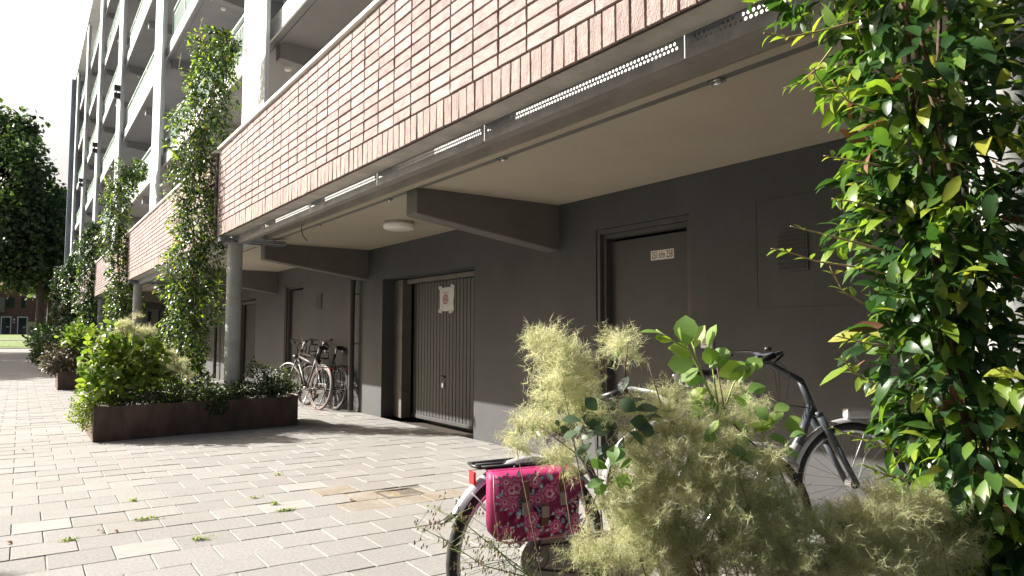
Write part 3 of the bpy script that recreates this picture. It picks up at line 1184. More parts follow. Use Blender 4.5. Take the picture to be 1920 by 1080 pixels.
def vine(name, label, spine, hw, nleaf, size, seed, mkey='vine_far', singles=0, young=.10, dead=.012, group='climbing vines in the planters', camside=True):
    rng = random.Random(seed)
    base = spine[0]
    o = empty(name, base, 0, label, 'vine', group)
    sp = [Vector(p) - Vector(base) for p in spine]
    seg = [(b - a).length for a, b in zip(sp[:-1], sp[1:])]
    tot = sum(seg)
    cum = [0]
    for q in seg:
        cum.append(cum[-1] + q)

    def at(t):
        d = t * tot
        for i in range(len(seg)):
            if d <= cum[i + 1] or i == len(seg) - 1:
                u = min(1, max(0, (d - cum[i]) / seg[i]))
                return sp[i].lerp(sp[i + 1], u), hw[i] * (1 - u) + hw[i + 1] * u, (sp[i + 1] - sp[i]).normalized()
    # woody stems twisting up
    st = MB()
    for k in range(5):
        pts = []
        ph = rng.uniform(0, 6.28)
        for j in range(40):
            t = j / 39
            p, r, ax = at(t)
            a = ph + t * 9 * (1 if k % 2 else -1)
            pts.append(p + Vector((math.cos(a), math.sin(a), 0)) * r * .2)
        st.tube(pts, [.009 - .006 * j / 39 for j in range(40)], 6)
    st.build('stem', M['stem'], o)
    T, TY, TD = [], [], []
    ph1, ph2 = rng.uniform(0, 6), rng.uniform(0, 6)
    for k in range(nleaf):
        t = rng.random()
        p, r, ax = at(t)
        a = rng.uniform(0, 2 * math.pi)
        lump = 1 + .28 * math.sin(a * 2 + t * 17 + ph1) + .26 * math.sin(a * 3 - t * 31 + ph2) + .16 * math.sin(t * 67 + a)
        u = rng.random() ** .45
        e1 = ax.orthogonal().normalized()
        e2 = ax.cross(e1)
        od = (e1 * math.cos(a) + e2 * math.sin(a)).normalized()
        q = p + od * r * lump * (.25 + .75 * u)
        d = od * rng.uniform(.35, 1) + UP * rng.uniform(-.75, .35) + rv(rng) * .6
        n = od * .35 + UP * .75 + rv(rng) * .5
        s = size * rng.uniform(.45, 1.25)
        mt = orient(q, d, n, s)
        x = rng.random()
        if x < dead and u < .85:
            TD.append(mt)
        elif u > .80 and x < young * 3.2:
            TY.append(mt)
        else:
            T.append(mt)
    if singles:
        # the leaves that show largest: nearest the camera and inside the frame
        def near(mt):
            v = Vector(mt[:3, 3]) + Vector(base) - CAM_P
            c = v.dot(C_F)
            py = 540 - FPX * v.dot(C_U) / c
            px = 960 + FPX * v.dot(C_R) / c
            return c if -10 < py < 1090 and px < 1925 else c + 50
        allm = [(near(m), 'a', m) for m in T] + [(near(m), 'y', m) for m in TY]
        allm.sort(key=lambda q: q[0])
        sm = {k: [] for k in 'ay'}
        for k, mk in (('a', mkey), ('y', 'vine_y')):
            for v, f in LEAF_V:
                b = MB()
                b.add([tuple(x) for x in v], f, 0, True)
                sm[k].append(b.mesh('leaf', M[mk]))
        for d, k, m in allm[:singles]:
            link('leaf', rng.choice(sm[k]), o, mw=Matrix(m.tolist()))
        T = [m for d, k, m in allm[singles:] if k == 'a']
        TY = [m for d, k, m in allm[singles:] if k == 'y']
    batch('leaves', LEAF_V, T, M[mkey], o, rng, kind='stuff')
    if TY:
        batch('young_leaves', LEAF_V, TY, M['vine_y'], o, rng, kind='stuff')
    if TD:
        batch('dry_leaves', LEAF_V, TD, M['vine_d'], o, rng, kind='stuff')
    return o, rng


def shoot(parent, base, pts, r, nleaf, size, rng, mkey='vine_y', mstem='shoot'):
    """a free shoot with opposite leaves; points in world space"""
    pts = [Vector(p) - Vector(base) for p in pts]
    fine = []
    for i in range(len(pts) - 1):
        for j in range(6):
            fine.append(pts[i].lerp(pts[i + 1], j / 6))
    fine.append(pts[-1])
    MB().tube(fine, [r * (1 - .6 * i / len(fine)) for i in range(len(fine))], 6).build('shoot', M[mstem], parent)
    sm = []
    for v, f in LEAF_V[:3]:
        b = MB()
        b.add([tuple(x) for x in v], f, 0, True)
        sm.append(b.mesh('leaf', M[mkey]))
    for k in range(nleaf):
        t = .15 + .85 * (k + .5) / nleaf
        i = min(len(fine) - 2, int(t * (len(fine) - 1)))
        p = fine[i]
        ax = (fine[i + 1] - fine[i]).normalized()
        for sgn in (1, -1):
            side = ax.cross(UP + rv(rng) * .4).normalized() * sgn
            d = side * .8 + ax * .7 + rv(rng) * .3
            s = size * (1.05 - .5 * t) * rng.uniform(.8, 1.15)
            link('leaf', rng.choice(sm), parent, mw=Matrix(orient(p, d, UP + rv(rng) * .5, s).tolist()))


def vines():
    # the near one
    D = 1.43 * H
    px = [(1890, 1240, 105), (1880, 1100, 108), (1866, 1000, 115), (1838, 880, 128), (1808, 760, 130), (1790, 640, 132), (1782, 520, 128), (1772, 400, 132), (1758, 280, 140), (1742, 150, 160), (1726, 20, 190), (1705, -120, 195), (1690, -300, 160), (1690, -520, 110)]
    sp = [P(a, b, D) for a, b, c in px]
    sp[0].z = .33
    hw = [c / FPX * D for a, b, c in px]
    o, rng = vine('climbing_vine', 'large glossy leaved climbing vine nearest the camera, above the smoke bush', sp, hw, 6600, .076, 11, 'vine', 205, .11, .018)
    b = sp[0]
    sh = [([(1610, 40), (1530, 60), (1478, 70), (1432, 62)], 4, .050), ([(1560, 90), (1530, 130), (1500, 155), (1470, 165)], 4, .045), ([(1690, 520), (1600, 500), (1530, 490), (1470, 470), (1446, 466)], 5, .045),
          ([(1660, 470), (1580, 448), (1530, 436), (1482, 424)], 3, .04), ([(1650, 310), (1590, 300), (1545, 292)], 3, .045), ([(1660, 650), (1610, 640), (1568, 630)], 4, .048), ([(1690, 850), (1640, 830), (1590, 815), (1560, 800)], 4, .045),
          ([(1640, 210), (1590, 190), (1560, 150)], 3, .05), ([(1660, 400), (1610, 380), (1560, 372)], 3, .045), ([(1700, 900), (1660, 890), (1615, 870)], 4, .05), ([(1600, 180), (1545, 165), (1520, 125)], 3, .048), ([(1620, 570), (1580, 545), (1556, 500)], 3, .05), ([(1640, 720), (1600, 700), (1578, 668)], 3, .05), ([(1690, 165), (1760, 150), (1830, 115), (1935, 55)], 4, .042)]
    for pts, n, s in sh:
        k = len(pts)
        dd = D - rng.uniform(.03, .16)
        shoot(o, b, [P(x, y, dd - .02 * i) for i, (x, y) in enumerate(pts)], .0028, n, s, rng)
    # the further ones
    def far(label, pts, Y, n, size, seed, young, mk='vine_far'):
        sp = [PY(a, bb, Y) for a, bb, c in pts]
        dp = (sp[len(sp) // 2] - CAM_P).dot(C_F)
        hw = [c * 1.08 / FPX * dp for a, bb, c in pts]
        return vine('climbing_vine', label, sp, hw, n, size, seed, mk, 0, young, .01)
    o, rng = far('tall vine with yellow green tips climbing past the brick parapet from the long planter', [(350, 748, 44), (345, 690, 42), (352, 620, 36), (362, 560, 38), (364, 500, 42), (370, 430, 42), (366, 360, 38), (378, 280, 40), (386, 200, 42), (396, 130, 40), (412, 85, 34), (436, 70, 18)], 8.6 * H, 16000, .072, 21, .16)
    b = o.location
    for pts, n in [([(385, 110), (378, 80), (374, 55), (381, 32)], 4), ([(350, 150), (335, 130), (340, 100)], 3), ([(330, 690), (318, 655), (322, 640)], 3), ([(430, 85), (452, 95), (474, 92)], 4), ([(345, 330), (322, 330), (310, 332)], 3), ([(340, 415), (318, 420), (308, 424)], 3), ([(395, 600), (412, 604), (424, 596)], 3)]:
        shoot(o, b, [PY(x, y, 8.45 * H) for x, y in pts], .005, n, .075, rng)
    far('bent topped vine above the second planter, in front of the brick parapet', [(236, 640, 24), (232, 560, 24), (226, 500, 23), (222, 440, 23), (221, 380, 23), (229, 335, 20), (248, 318, 17), (275, 322, 11)], 16.5 * H, 8000, .10, 22, .14)
    far('dark conical vine above the third planter', [(174, 640, 22), (170, 560, 22), (169, 500, 22), (172, 450, 17), (180, 418, 7)], 24.4 * H, 6000, .14, 23, .06)
    far('dark vine above the fourth planter, before the farthest one', [(140, 640, 15), (136, 560, 15), (134, 510, 13), (141, 478, 6)], 32.3 * H, 4000, .18, 24, .04)
    far('farthest dark vine, beside the tree trunks', [(117, 640, 12), (114, 560, 12), (112, 520, 10), (114, 500, 5)], 40.2 * H, 3200, .19, 25, .03)


vines()


def bush(name, label, center_list, n, size, mkey, seed, cat='shrub', group=None, geos=None, upw=.5, stems=8, base=None, trunk='stem'):
    """shrub: stems plus leaves filling ellipsoids [(x,y,z,rx,ry,rz,weight)] in world space"""
    rng = random.Random(seed)
    base = Vector(base) if base else Vector((center_list[0][0], center_list[0][1], .33))
    o = empty(name, base, 0, label, cat, group)
    st = MB()
    for k in range(stems):
        c = rng.choice(center_list)
        tip = Vector(c[:3]) + Vector((rng.uniform(-.7, .7) * c[3], rng.uniform(-.7, .7) * c[4], rng.uniform(-.2, .8) * c[5])) - base
        b0 = Vector((rng.uniform(-.06, .06), rng.uniform(-.06, .06), 0))
        st.tube([b0, b0.lerp(tip, .5) + Vector((0, 0, .05)), tip], [.009, .006, .003], 5)
    st.build('stem', M[trunk], o)
    ws = [c[6] for c in center_list]
    T = []
    for k in range(n):
        c = rng.choices(center_list, ws)[0]
        v = rv(rng) * rng.random() ** .35
        lump = 1 + .25 * math.sin(v.x * 5 + k % 3) * math.sin(v.z * 6)
        q = Vector((c[0] + v.x * c[3] * lump, c[1] + v.y * c[4] * lump, c[2] + v.z * c[5] * lump)) - base
        d = v * .8 + UP * upw * rng.uniform(-.4, 1) + rv(rng) * .6
        T.append(orient(q, d, UP * .7 + rv(rng) * .6 + v * .3, size * rng.uniform(.6, 1.25)))
    batch('foliage', geos or LEAF_S, T, M[mkey], o, rng, kind='stuff')
    return o


# ---- plumes of the smoke bush
def plume_meshes():
    L = []
    for k in range(5):
        rng = random.Random(100 + k)
        v, f = [], []
        st = MB()
        for b in range(19):
            d = (rv(rng) + UP * .25).normalized()
            ln = rng.uniform(.035, .080)
            st.tube([(0, 0, -.015), d * ln * .5, d * ln], [.0008, .0006, .0003], 3, caps=False)
            for j in range(11):
                p = d * ln * (.15 + .85 * (j + rng.random()) / 11) + rv(rng) * .004
                for m in range(3):
                    e = (d * rng.uniform(.1, .8) + rv(rng)).normalized()
                    fl = rng.uniform(.010, .025)
                    s = e.cross(rv(rng)).normalized() * .00044
                    bend = rv(rng) * fl * .3
                    m1 = p + e * fl * .55 + bend
                    m2 = p + e * fl + bend * 1.8
                    i = len(v)
                    v += [p - s, p + s, m1 - s * .8, m1 + s * .8, m2]
                    f += [(i, i + 1, i + 3, i + 2), (i + 2, i + 3, i + 4)]
        mb = MB()
        mb.add(v, f, 0)
        mb.add(st.v, st.f, 1, True)
        L.append(mb.mesh('plume', [M['plume'], M['greenstem']]))
    return L


PLUMES = plume_meshes()


def leaf_sm(geos, mk, name='leaf'):
    out = []
    for v, f in geos:
        b = MB()
        b.add([tuple(x) for x in v], f, 0, True)
        out.append(b.mesh(name, M[mk]))
    return out


def smoke_bush():
    rng = random.Random(77)
    base = Vector((1.10 * H, .62 * H, .33))
    o = empty('smoke_bush', base, 0, 'smoke bush with feathery khaki plumes and round leaves close to the camera', 'shrub')
    D0 = 1.40 * H
    blobs = [  # px, py, rx, ry, count, depth offset, size
        (1015, 645, 38, 36, 9, .0, 1.0), (1070, 690, 42, 40, 10, .02, 1.0), (1045, 700, 60, 50, 6, .05, .9), (1150, 660, 38, 34, 6, .08, .95), (1085, 745, 50, 42, 9, .0, 1.0), (1110, 770, 50, 40, 7, -.03, 1.0),
        (1030, 790, 80, 26, 5, -.02, .9), (990, 850, 70, 50, 5, -.06, .95), (1080, 860, 70, 50, 6, -.05, 1.), (1250, 770, 70, 45, 13, .0, 1.), (1330, 840, 100, 60, 20, -.02, 1.05), (1240, 880, 90, 70, 18, -.06, 1.05),
        (1370, 735, 46, 24, 5, .06, .8), (1420, 780, 50, 34, 6, .04, .85), (1170, 950, 80, 60, 13, -.1, 1.0), (1300, 960, 110, 60, 18, -.1, 1.05), (1430, 930, 80, 60, 13, -.06, 1.0), (1430, 1030, 100, 50, 12, -.12, 1.0),
        (1270, 1050, 120, 40, 14, -.16, 1.0), (1120, 1040, 70, 40, 8, -.14, 1.0), (1570, 990, 80, 45, 12, -.08, 1.0), (1690, 960, 90, 40, 14, -.05, 1.05), (1790, 970, 70, 50, 11, -.03, 1.05), (1620, 1055, 120, 34, 12, -.12, 1.0), (1760, 1050, 90, 34, 9, -.1, 1.0), (1500, 1060, 60, 30, 9, -.15, 1.0), (1030, 735, 40, 40, 6, -.02, 1.0), (1230, 820, 90, 60, 12, -.04, 1.), (1350, 900, 120, 60, 14, -.08, 1.), (1650, 1000, 140, 50, 16, -.1, 1.), (1820, 930, 50, 40, 7, -.02, 1.), (1200, 1000, 90, 60, 12, -.14, 1.), (1340, 1040, 140, 40, 14, -.14, 1.), (1560, 1070, 150, 30, 12, -.16, 1.), (1720, 1040, 110, 40, 10, -.14, 1.), (1500, 985, 70, 50, 9, -.1, 1.), (1600, 1010, 130, 40, 10, -.08, 1.), (1760, 990, 110, 40, 10, -.06, 1.), (1380, 985, 110, 50, 10, -.12, 1.)]
    tips = []
    for a, b, rx, ry, n, dd, s in blobs:
        for k in range(max(3, round(n * (.8 if b < 900 else 1.15)))):
            q = rv(rng)
            dep = D0 + dd + rng.uniform(-.10, .10)
            p = P(a + q.x * rx * rng.random() ** .5, b + q.y * ry * rng.random() ** .5, dep) - base
            m = Matrix.Translation(p) @ Matrix.Rotation(rng.uniform(0, 6.28), 4, 'Z') @ Matrix.Rotation(rng.uniform(-.6, .6), 4, 'X') @ Matrix.Scale(s * rng.uniform(.6, .95), 4)
            link('plume', rng.choice(PLUMES), o, mw=m)
            tips.append(p)
    st = MB()
    for p in tips[::9]:
        b0 = Vector((p.x * .75 + rng.uniform(-.06, .06), p.y * .75 + rng.uniform(-.06, .06), 0))
        mid = b0.lerp(p, .55) + Vector((rng.uniform(-.05, .05), rng.uniform(-.05, .05), .04))
        st.tube([b0, mid, p], [.0028, .0017, .0007], 5)
    st.build('stem', M['stem'], o)
    # bare stalks, and shoots with round leaves
    for pts in ([(1085, 1000), (1130, 905), (1080, 850), (1012, 800)], [(1180, 830), (1240, 760), (1215, 680)], [(1174, 735), (1172, 690), (1178, 640)], [(1430, 850), (1360, 780), (1345, 690)], [(1500, 1000), (1470, 900), (1440, 830)]):
        MB().tube([P(x, y, D0 - .05) - base for x, y in pts], [.0022, .0018, .0014, .001][:len(pts)], 5).build('stalk', M['stem'], o)
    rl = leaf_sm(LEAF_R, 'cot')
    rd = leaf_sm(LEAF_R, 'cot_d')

    def lf(px, py, ang, ln, kind=0, dep=D0, face=None):
        """leaf from its stalk end at px,py pointing along ang (degrees, up = 90)"""
        p = P(px, py, dep) - base
        d = C_R * math.cos(R(ang)) + C_U * math.sin(R(ang)) + C_F * rng.uniform(-.3, .3)
        n = -C_F * .55 + Vector((-.6, .6, .55)) * .75 + rv(rng) * .45
        s = ln / FPX * dep * .86
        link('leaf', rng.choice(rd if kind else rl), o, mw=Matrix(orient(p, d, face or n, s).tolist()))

    def twig(pts, r=.003, m='greenstem', dep=D0):
        MB().tube([P(x, y, dep) - base for x, y in pts], [r * (1 - .5 * i / len(pts)) for i in range(len(pts))], 6).build('twig', M[m], o)
    twig([(1350, 780), (1315, 700), (1292, 655), (1262, 640), (1230, 618)])
    twig([(1318, 705), (1303, 660), (1296, 630)], .002)
    twig([(1350, 780), (1340, 720), (1330, 640)], .0022)
    twig([(1350, 790), (1375, 720), (1395, 690)], .0022)
    twig([(1430, 860), (1430, 800), (1400, 740)], .0022)
    for q in [(1288, 650, 95, 72), (1300, 655, 80, 60), (1278, 640, 110, 34), (1262, 640, 165, 36), (1240, 625, 170, 48), (1245, 633, 178, 20), (1300, 668, 150, 60), (1305, 680, 185, 62), (1312, 690, 215, 52), (1328, 655, 80, 58), (1330, 690, 60, 58),
              (1345, 705, 20, 66), (1352, 690, 78, 50), (1345, 690, 120, 54), (1370, 700, 35, 55), (1385, 720, 60, 60), (1398, 700, 50, 52), (1400, 735, 20, 46), (1340, 740, 240, 48), (1350, 755, 270, 42), (1375, 740, 320, 40), (1330, 730, 200, 52), (1320, 715, 170, 48),
              (1345, 760, 190, 60), (1340, 775, 175, 60), (1355, 790, 210, 46), (1370, 790, 330, 50), (1400, 800, 10, 48), (1420, 810, 45, 46), (1440, 820, 350, 56), (1445, 800, 60, 44), (1470, 800, 30, 40), (1430, 840, 300, 44), (1475, 805, -5, 40), (1395, 770, 80, 42), (1410, 820, 200, 46), (1380, 830, 240, 44)]:
        lf(*q)
    for q in [(1160, 760, 180, 50), (1150, 770, 150, 52), (1160, 780, 200, 54), (1175, 760, 30, 50), (1190, 770, 10, 56), (1180, 790, -10, 52), (1165, 740, 80, 46), (1150, 800, 190, 48), (1130, 790, 170, 46), (1120, 810, 200, 40), (1195, 800, -20, 44), (1110, 830, 215, 50), (1075, 825, 185, 28), (1070, 810, 160, 26), (1048, 800, 110, 16), (1170, 820, 250, 44), (1140, 830, 240, 46), (1205, 785, 20, 44)]:
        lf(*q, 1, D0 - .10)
    for q in [(1140, 880, 150, 46), (1145, 875, 60, 52), (1150, 870, 90, 44), (1135, 900, 195, 44), (1150, 900, -5, 46), (1125, 880, 120, 34), (1160, 880, 40, 40), (1140, 910, 210, 36)]:
        lf(*q, 0, D0 - .2)
    for q in [(1195, 770, 150, 46), (1090, 790, 170, 44), (1100, 800, 205, 46), (1150, 830, 270, 44), (1120, 770, 130, 40), (1180, 810, -30, 46), (1110, 850, 230, 42), (1085, 810, 200, 38)]:
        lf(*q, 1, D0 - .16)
    for q in [(1450, 770, 20, 40), (1425, 850, 200, 46), (1460, 840, -20, 46), (1400, 850, 160, 40), (1480, 820, 30, 36), (1345, 830, 140, 40), (1330, 815, 60, 38), (1440, 790, 120, 38)]:
        lf(*q, 0, D0 - .12)
    for k in range(46):
        lf(rng.uniform(1120, 1780), rng.uniform(930, 1075), rng.uniform(0, 360), rng.uniform(26, 44), 1 if k % 3 else 0, D0 + rng.uniform(-.16, .1))
    for q in [(1840, 1040, 100, 60), (1850, 1050, 60, 60), (1845, 1060, 150, 52), (1860, 1070, 20, 50)]:
        lf(*q, 0, D0 - .1)
    # ripe seed sprays leaning out over the paving
    for pts in ([(1010, 1090), (930, 1030), (870, 980), (800, 945)], [(1040, 1110), (960, 1060), (915, 1010)], [(1000, 1085), (905, 1060), (830, 1010), (780, 985)]):
        Q = [P(x, y, D0 - .12) - base for x, y in pts]
        sp = MB()
        sp.tube(Q, [.0016, .0013, .001, .0008][:len(Q)], 5)
        for k in range(34):
            i = rng.randrange(len(Q) - 1)
            p = Q[i].lerp(Q[i + 1], rng.random())
            e = p + rv(rng) * rng.uniform(.02, .06)
            sp.tube([p, (p + e) / 2 + rv(rng) * .004, e], [.0007, .0006, .0004], 3, caps=False)
            for j in range(3):
                c = e + rv(rng) * .008
                sp.add([c + Vector((.003, 0, 0)), c + Vector((0, .002, 0)), c + Vector((0, 0, .005)), c - Vector((.002, .001, .004))], [(0, 1, 2), (0, 2, 3), (1, 3, 2), (0, 3, 1)], 1)
        sp.build('seed_spray', [M['greenstem'], M['shoot']], o)


smoke_bush()


def planter_plants():
    def wp(i, u, v):
        """point in planter i: u along, v across, world xy"""
        c = PLC[i]
        return Vector((c[0] + u * math.cos(PL_ROT) - v * math.sin(PL_ROT), c[1] + u * math.sin(PL_ROT) + v * math.cos(PL_ROT), .34))

    def el(i, u, v, z, rx, ry, rz, wgt=1):
        p = wp(i, u, v)
        return (p.x, p.y, z, rx, ry, rz, wgt)
    # long planter
    bush('leafy_shrub', 'bright yellow green leafy shrub in the long rusted planter', [el(1, .38, .34, .80, .30, .28, .30, 3), el(1, .08, .36, .92, .17, .2, .26, 1.4), el(1, .30, .45, 1.10, .14, .16, .20, .8), el(1, .62, .36, .92, .20, .2, .24, 1.6), el(1, .18, .22, .58, .30, .22, .2, 2), el(1, .70, .30, .62, .22, .2, .18, 1)], 1350, .092, 'bright', 31, geos=LEAF_R, base=wp(1, .3, .3))
    bush('ground_cover', 'low dark ground cover along the front of the long rusted planter', [el(1, .9, .2, .46, .75, .2, .10, 3), el(1, .5, .12, .44, .3, .12, .1, 1)], 2400, .04, 'cover', 32, base=wp(1, .9, .2), stems=14)
    bush('ground_cover', 'small leaved plant spilling over the left end of the long rusted planter', [el(1, .0, .25, .42, .16, .22, .13, 3), el(1, -.1, .2, .3, .12, .18, .12, 2), el(1, -.04, .14, .2, .07, .1, .1, .6)], 1300, .036, 'weed', 33, base=wp(1, .06, .25), stems=14)
    bush('ground_cover', 'spreading green plant trailing over the front of the long planter beneath the pillar', [el(1, 1.35, .12, .42, .22, .14, .12, 2), el(1, 1.32, -.02, .32, .14, .05, .10, 1), el(1, 1.8, .22, .47, .4, .2, .12, 3), el(1, 2.15, .25, .50, .25, .2, .13, 2)], 3000, .042, 'cover', 34, base=wp(1, 1.5, .2), stems=16)
    bush('ground_cover', 'white flecked twiggy plant at the planter end beside the leaning bikes', [el(1, 2.2, .3, .60, .22, .2, .16, 2), el(1, 1.95, .35, .72, .16, .12, .12, 1), el(1, 2.38, .22, .44, .12, .16, .12, 1)], 1300, .036, 'cover', 35, base=wp(1, 2.15, .3), stems=22)
    # plume tuft
    rng = random.Random(9)
    b = wp(1, .95, .32)
    o = empty('smoke_bush', b, 0, 'small pale plume tuft between the bright shrub and the tall vine', 'shrub')
    st = MB()
    for k in range(26):
        p = Vector((rng.gauss(-.05, .10), rng.gauss(0, .07), .42 + rng.gauss(0, .09)))
        link('plume', rng.choice(PLUMES), o, mw=Matrix.Translation(p) @ Matrix.Rotation(rng.uniform(0, 6), 4, 'Z') @ Matrix.Scale(rng.uniform(1.1, 1.6), 4))
        if k % 3 == 0:
            st.tube([(0, 0, 0), p * .6, p], [.005, .004, .002], 5)
    st.build('stem', M['stem'], o)
    o2 = empty('smoke_bush', wp(1, .35, .34), 0, 'pale pinkish plumes rising above the bright green shrub', 'shrub')
    st = MB()
    for k in range(22):
        p = Vector((rng.gauss(.05, .12), rng.gauss(0, .08), .92 + rng.gauss(0, .07)))
        link('plume', rng.choice(PLUMES), o2, mw=Matrix.Translation(p) @ Matrix.Rotation(rng.uniform(0, 6), 4, 'Z') @ Matrix.Scale(rng.uniform(1.1, 1.5), 4))
        if k % 3 == 0:
            st.tube([(0, 0, 0), p * .6, p], [.005, .004, .002], 5)
    st.build('stem', M['stem'], o2)
    # second planter and beyond
    bush('leafy_shrub', 'silvery purple shrub spilling over the end of the second planter', [el(2, .15, .25, .62, .42, .3, .34, 3), el(2, -.05, .2, .55, .22, .25, .24, 2), el(2, .5, .25, .8, .3, .3, .3, 2)], 2000, .075, 'purple', 41, base=wp(2, .15, .25), stems=26)
    bush('leafy_shrub', 'yellow green shrub behind the silvery purple one in the second planter', [el(2, .5, .3, 1.05, .4, .3, .3, 2), el(2, 1.1, .3, .8, .5, .3, .3, 2)], 1300, .11, 'bright', 42, geos=LEAF_R, base=wp(2, .6, .3))
    bush('leafy_shrub', 'shaded grey green shrub in the third planter', [el(3, .3, .25, .7, .6, .4, .45, 2), el(3, .8, .25, 1.0, .6, .4, .4, 2)], 1500, .13, 'cover', 43, base=wp(3, .4, .25))
    bush('leafy_shrub', 'low dark shrub over the edge of the third planter', [el(3, .0, .2, .45, .4, .4, .3, 2)], 800, .12, 'cover', 44, base=wp(3, .1, .25))
    bush('leafy_shrub', 'shaded shrub in the fourth planter', [el(4, .5, .25, .9, .9, .4, .6, 2)], 1100, .18, 'vine_far', 45, base=wp(4, .5, .25))
    bush('leafy_shrub', 'shaded shrub in the farthest planter', [el(5, .5, .25, .9, .9, .4, .6, 2)], 900, .22, 'vine_far', 46, base=wp(5, .5, .25))


planter_plants()


# ================================================================== TREES
LEAF_T = [leaf_geo(1, .75, .1, c, 2, .5) for c in (.2, .7)]


def tree(label, base, h, crown, n, size, seed, tr=.28, lean=(0, 0), group='street trees'):
    rng = random.Random(seed)
    o = empty('tree', base, 0, label, 'tree', group)
    b = MB()
    top = Vector((lean[0], lean[1], h * .72))
    b.tube([(0, 0, -.1), (lean[0] * .1, lean[1] * .1, h * .15), top * .55, top], [tr * 1.25, tr, tr * .6, tr * .2], 10)
    for k in range(16):
        c = rng.choice(crown)
        z0 = rng.uniform(.25, .6) * h
        a = Vector((lean[0] * z0 / h, lean[1] * z0 / h, z0))
        tip = Vector(c[:3]) + rv(rng) * min(c[3], c[5]) * .8
        b.tube([a, a.lerp(tip, .5) + Vector((0, 0, .3)), tip], [tr * .32, tr * .18, .02], 6)
    b.build('trunk', M['bark'], o)
    T = []
    cl = []
    for c in crown:
        k = int(44 * c[6])
        for _ in range(k):
            v = rv(rng) * (.35 + .65 * rng.random() ** .5)
            cl.append((Vector(c[:3]) + Vector((v.x * c[3], v.y * c[4], v.z * c[5])), rng.uniform(.45, 1.25), v))
    for k in range(n):
        p, r, v = rng.choice(cl)
        q = p + rv(rng) * r * rng.random() ** .5 * Vector((1, 1, .6)).length / 1.5
        T.append(orient(q, rv(rng) + v * .4 - UP * .2, UP + rv(rng) * .8, size * rng.uniform(.6, 1.3)))
    batch('crown', LEAF_T, T, M['tree'], o, rng, kind='stuff')
    return o


def trees():
    b = PY(73, 640, 68)
    tree('large dark leafed tree on the lawn edge in front of the brick houses', (b.x, 68, .05), 17, [(-1.0, 0, 9, 3.4, 3.2, 4.6, 3), (-2.2, 0, 12.5, 3.0, 3, 4.2, 2.5), (.6, .5, 7.5, 1.9, 2.5, 3.6, 2), (-3.0, 0, 7.2, 2.8, 2.8, 3, 2)], 15000, .42, 51, .30)
    b = PY(91, 640, 76)
    tree('slimmer dark tree behind the large one, next to the block end', (b.x, 76, .2), 14, [(.2, 0, 8.5, 2.6, 3, 4.4, 3), (.6, 0, 11.5, 1.8, 2, 2.6, 1.5)], 9000, .45, 52, .24)
    b = PY(-35, 640, 72)
    tree('tall broad tree with its top above the others', (b.x, 72, .1), 20, [(0, 0, 11, 3.8, 3.6, 5.5, 3), (.6, 0, 15.6, 3.0, 2.8, 4.0, 2.5), (2.4, 0, 9.0, 2.4, 3, 3.8, 2)], 13000, .45, 53, .32)
    # the row along the street whose shade falls over the far paving and galleries
    for k, (x, y, hh) in enumerate([(-11, 37, 12.5), (-12, 45, 14.5), (-11, 53, 16), (-13, 61, 17)]):
        tree(['street tree standing nearest beyond the frame edge', 'second street tree along the open paving', 'third street tree along the open paving', 'street tree at the end of the row'][k], (x, y, 0), hh, [(0, 0, hh * .56, 3.6, 3.6, hh * .32, 3), (.5, .5, hh * .75, 2.4, 2.4, hh * .2, 1.5)], 6500, .5, 60 + k, .22)

    # trees across the paving; tall unseen ones added to shade ground and cut bounce
    for k, (x, y, hh, zc, rz, r_) in enumerate([(-8.1, 9.1, 7.0, 5.2, 1.7, 1.8), (-9.2, 5.6, 14, 9, 5, 2.5), (-10.5, 1.0, 15, 9, 5.5, 3.4), (-12, -5, 16, 9.5, 6, 4)]):
        tree(['low street tree across the paving from the long planter', 'unseen tall tree added across the paving from the smoke bush for shade', 'unseen tall tree added behind the viewpoint for shade', 'unseen broad tree added farthest behind the viewpoint for shade'][k], (x, y, 0), hh, [(0, 0, zc, r_, r_, rz, 3), (.3, -.3, zc + rz * .3, r_ * .7, r_ * .7, rz * .7, 1.5)], 5000, .5, 70 + k, .2)


trees()


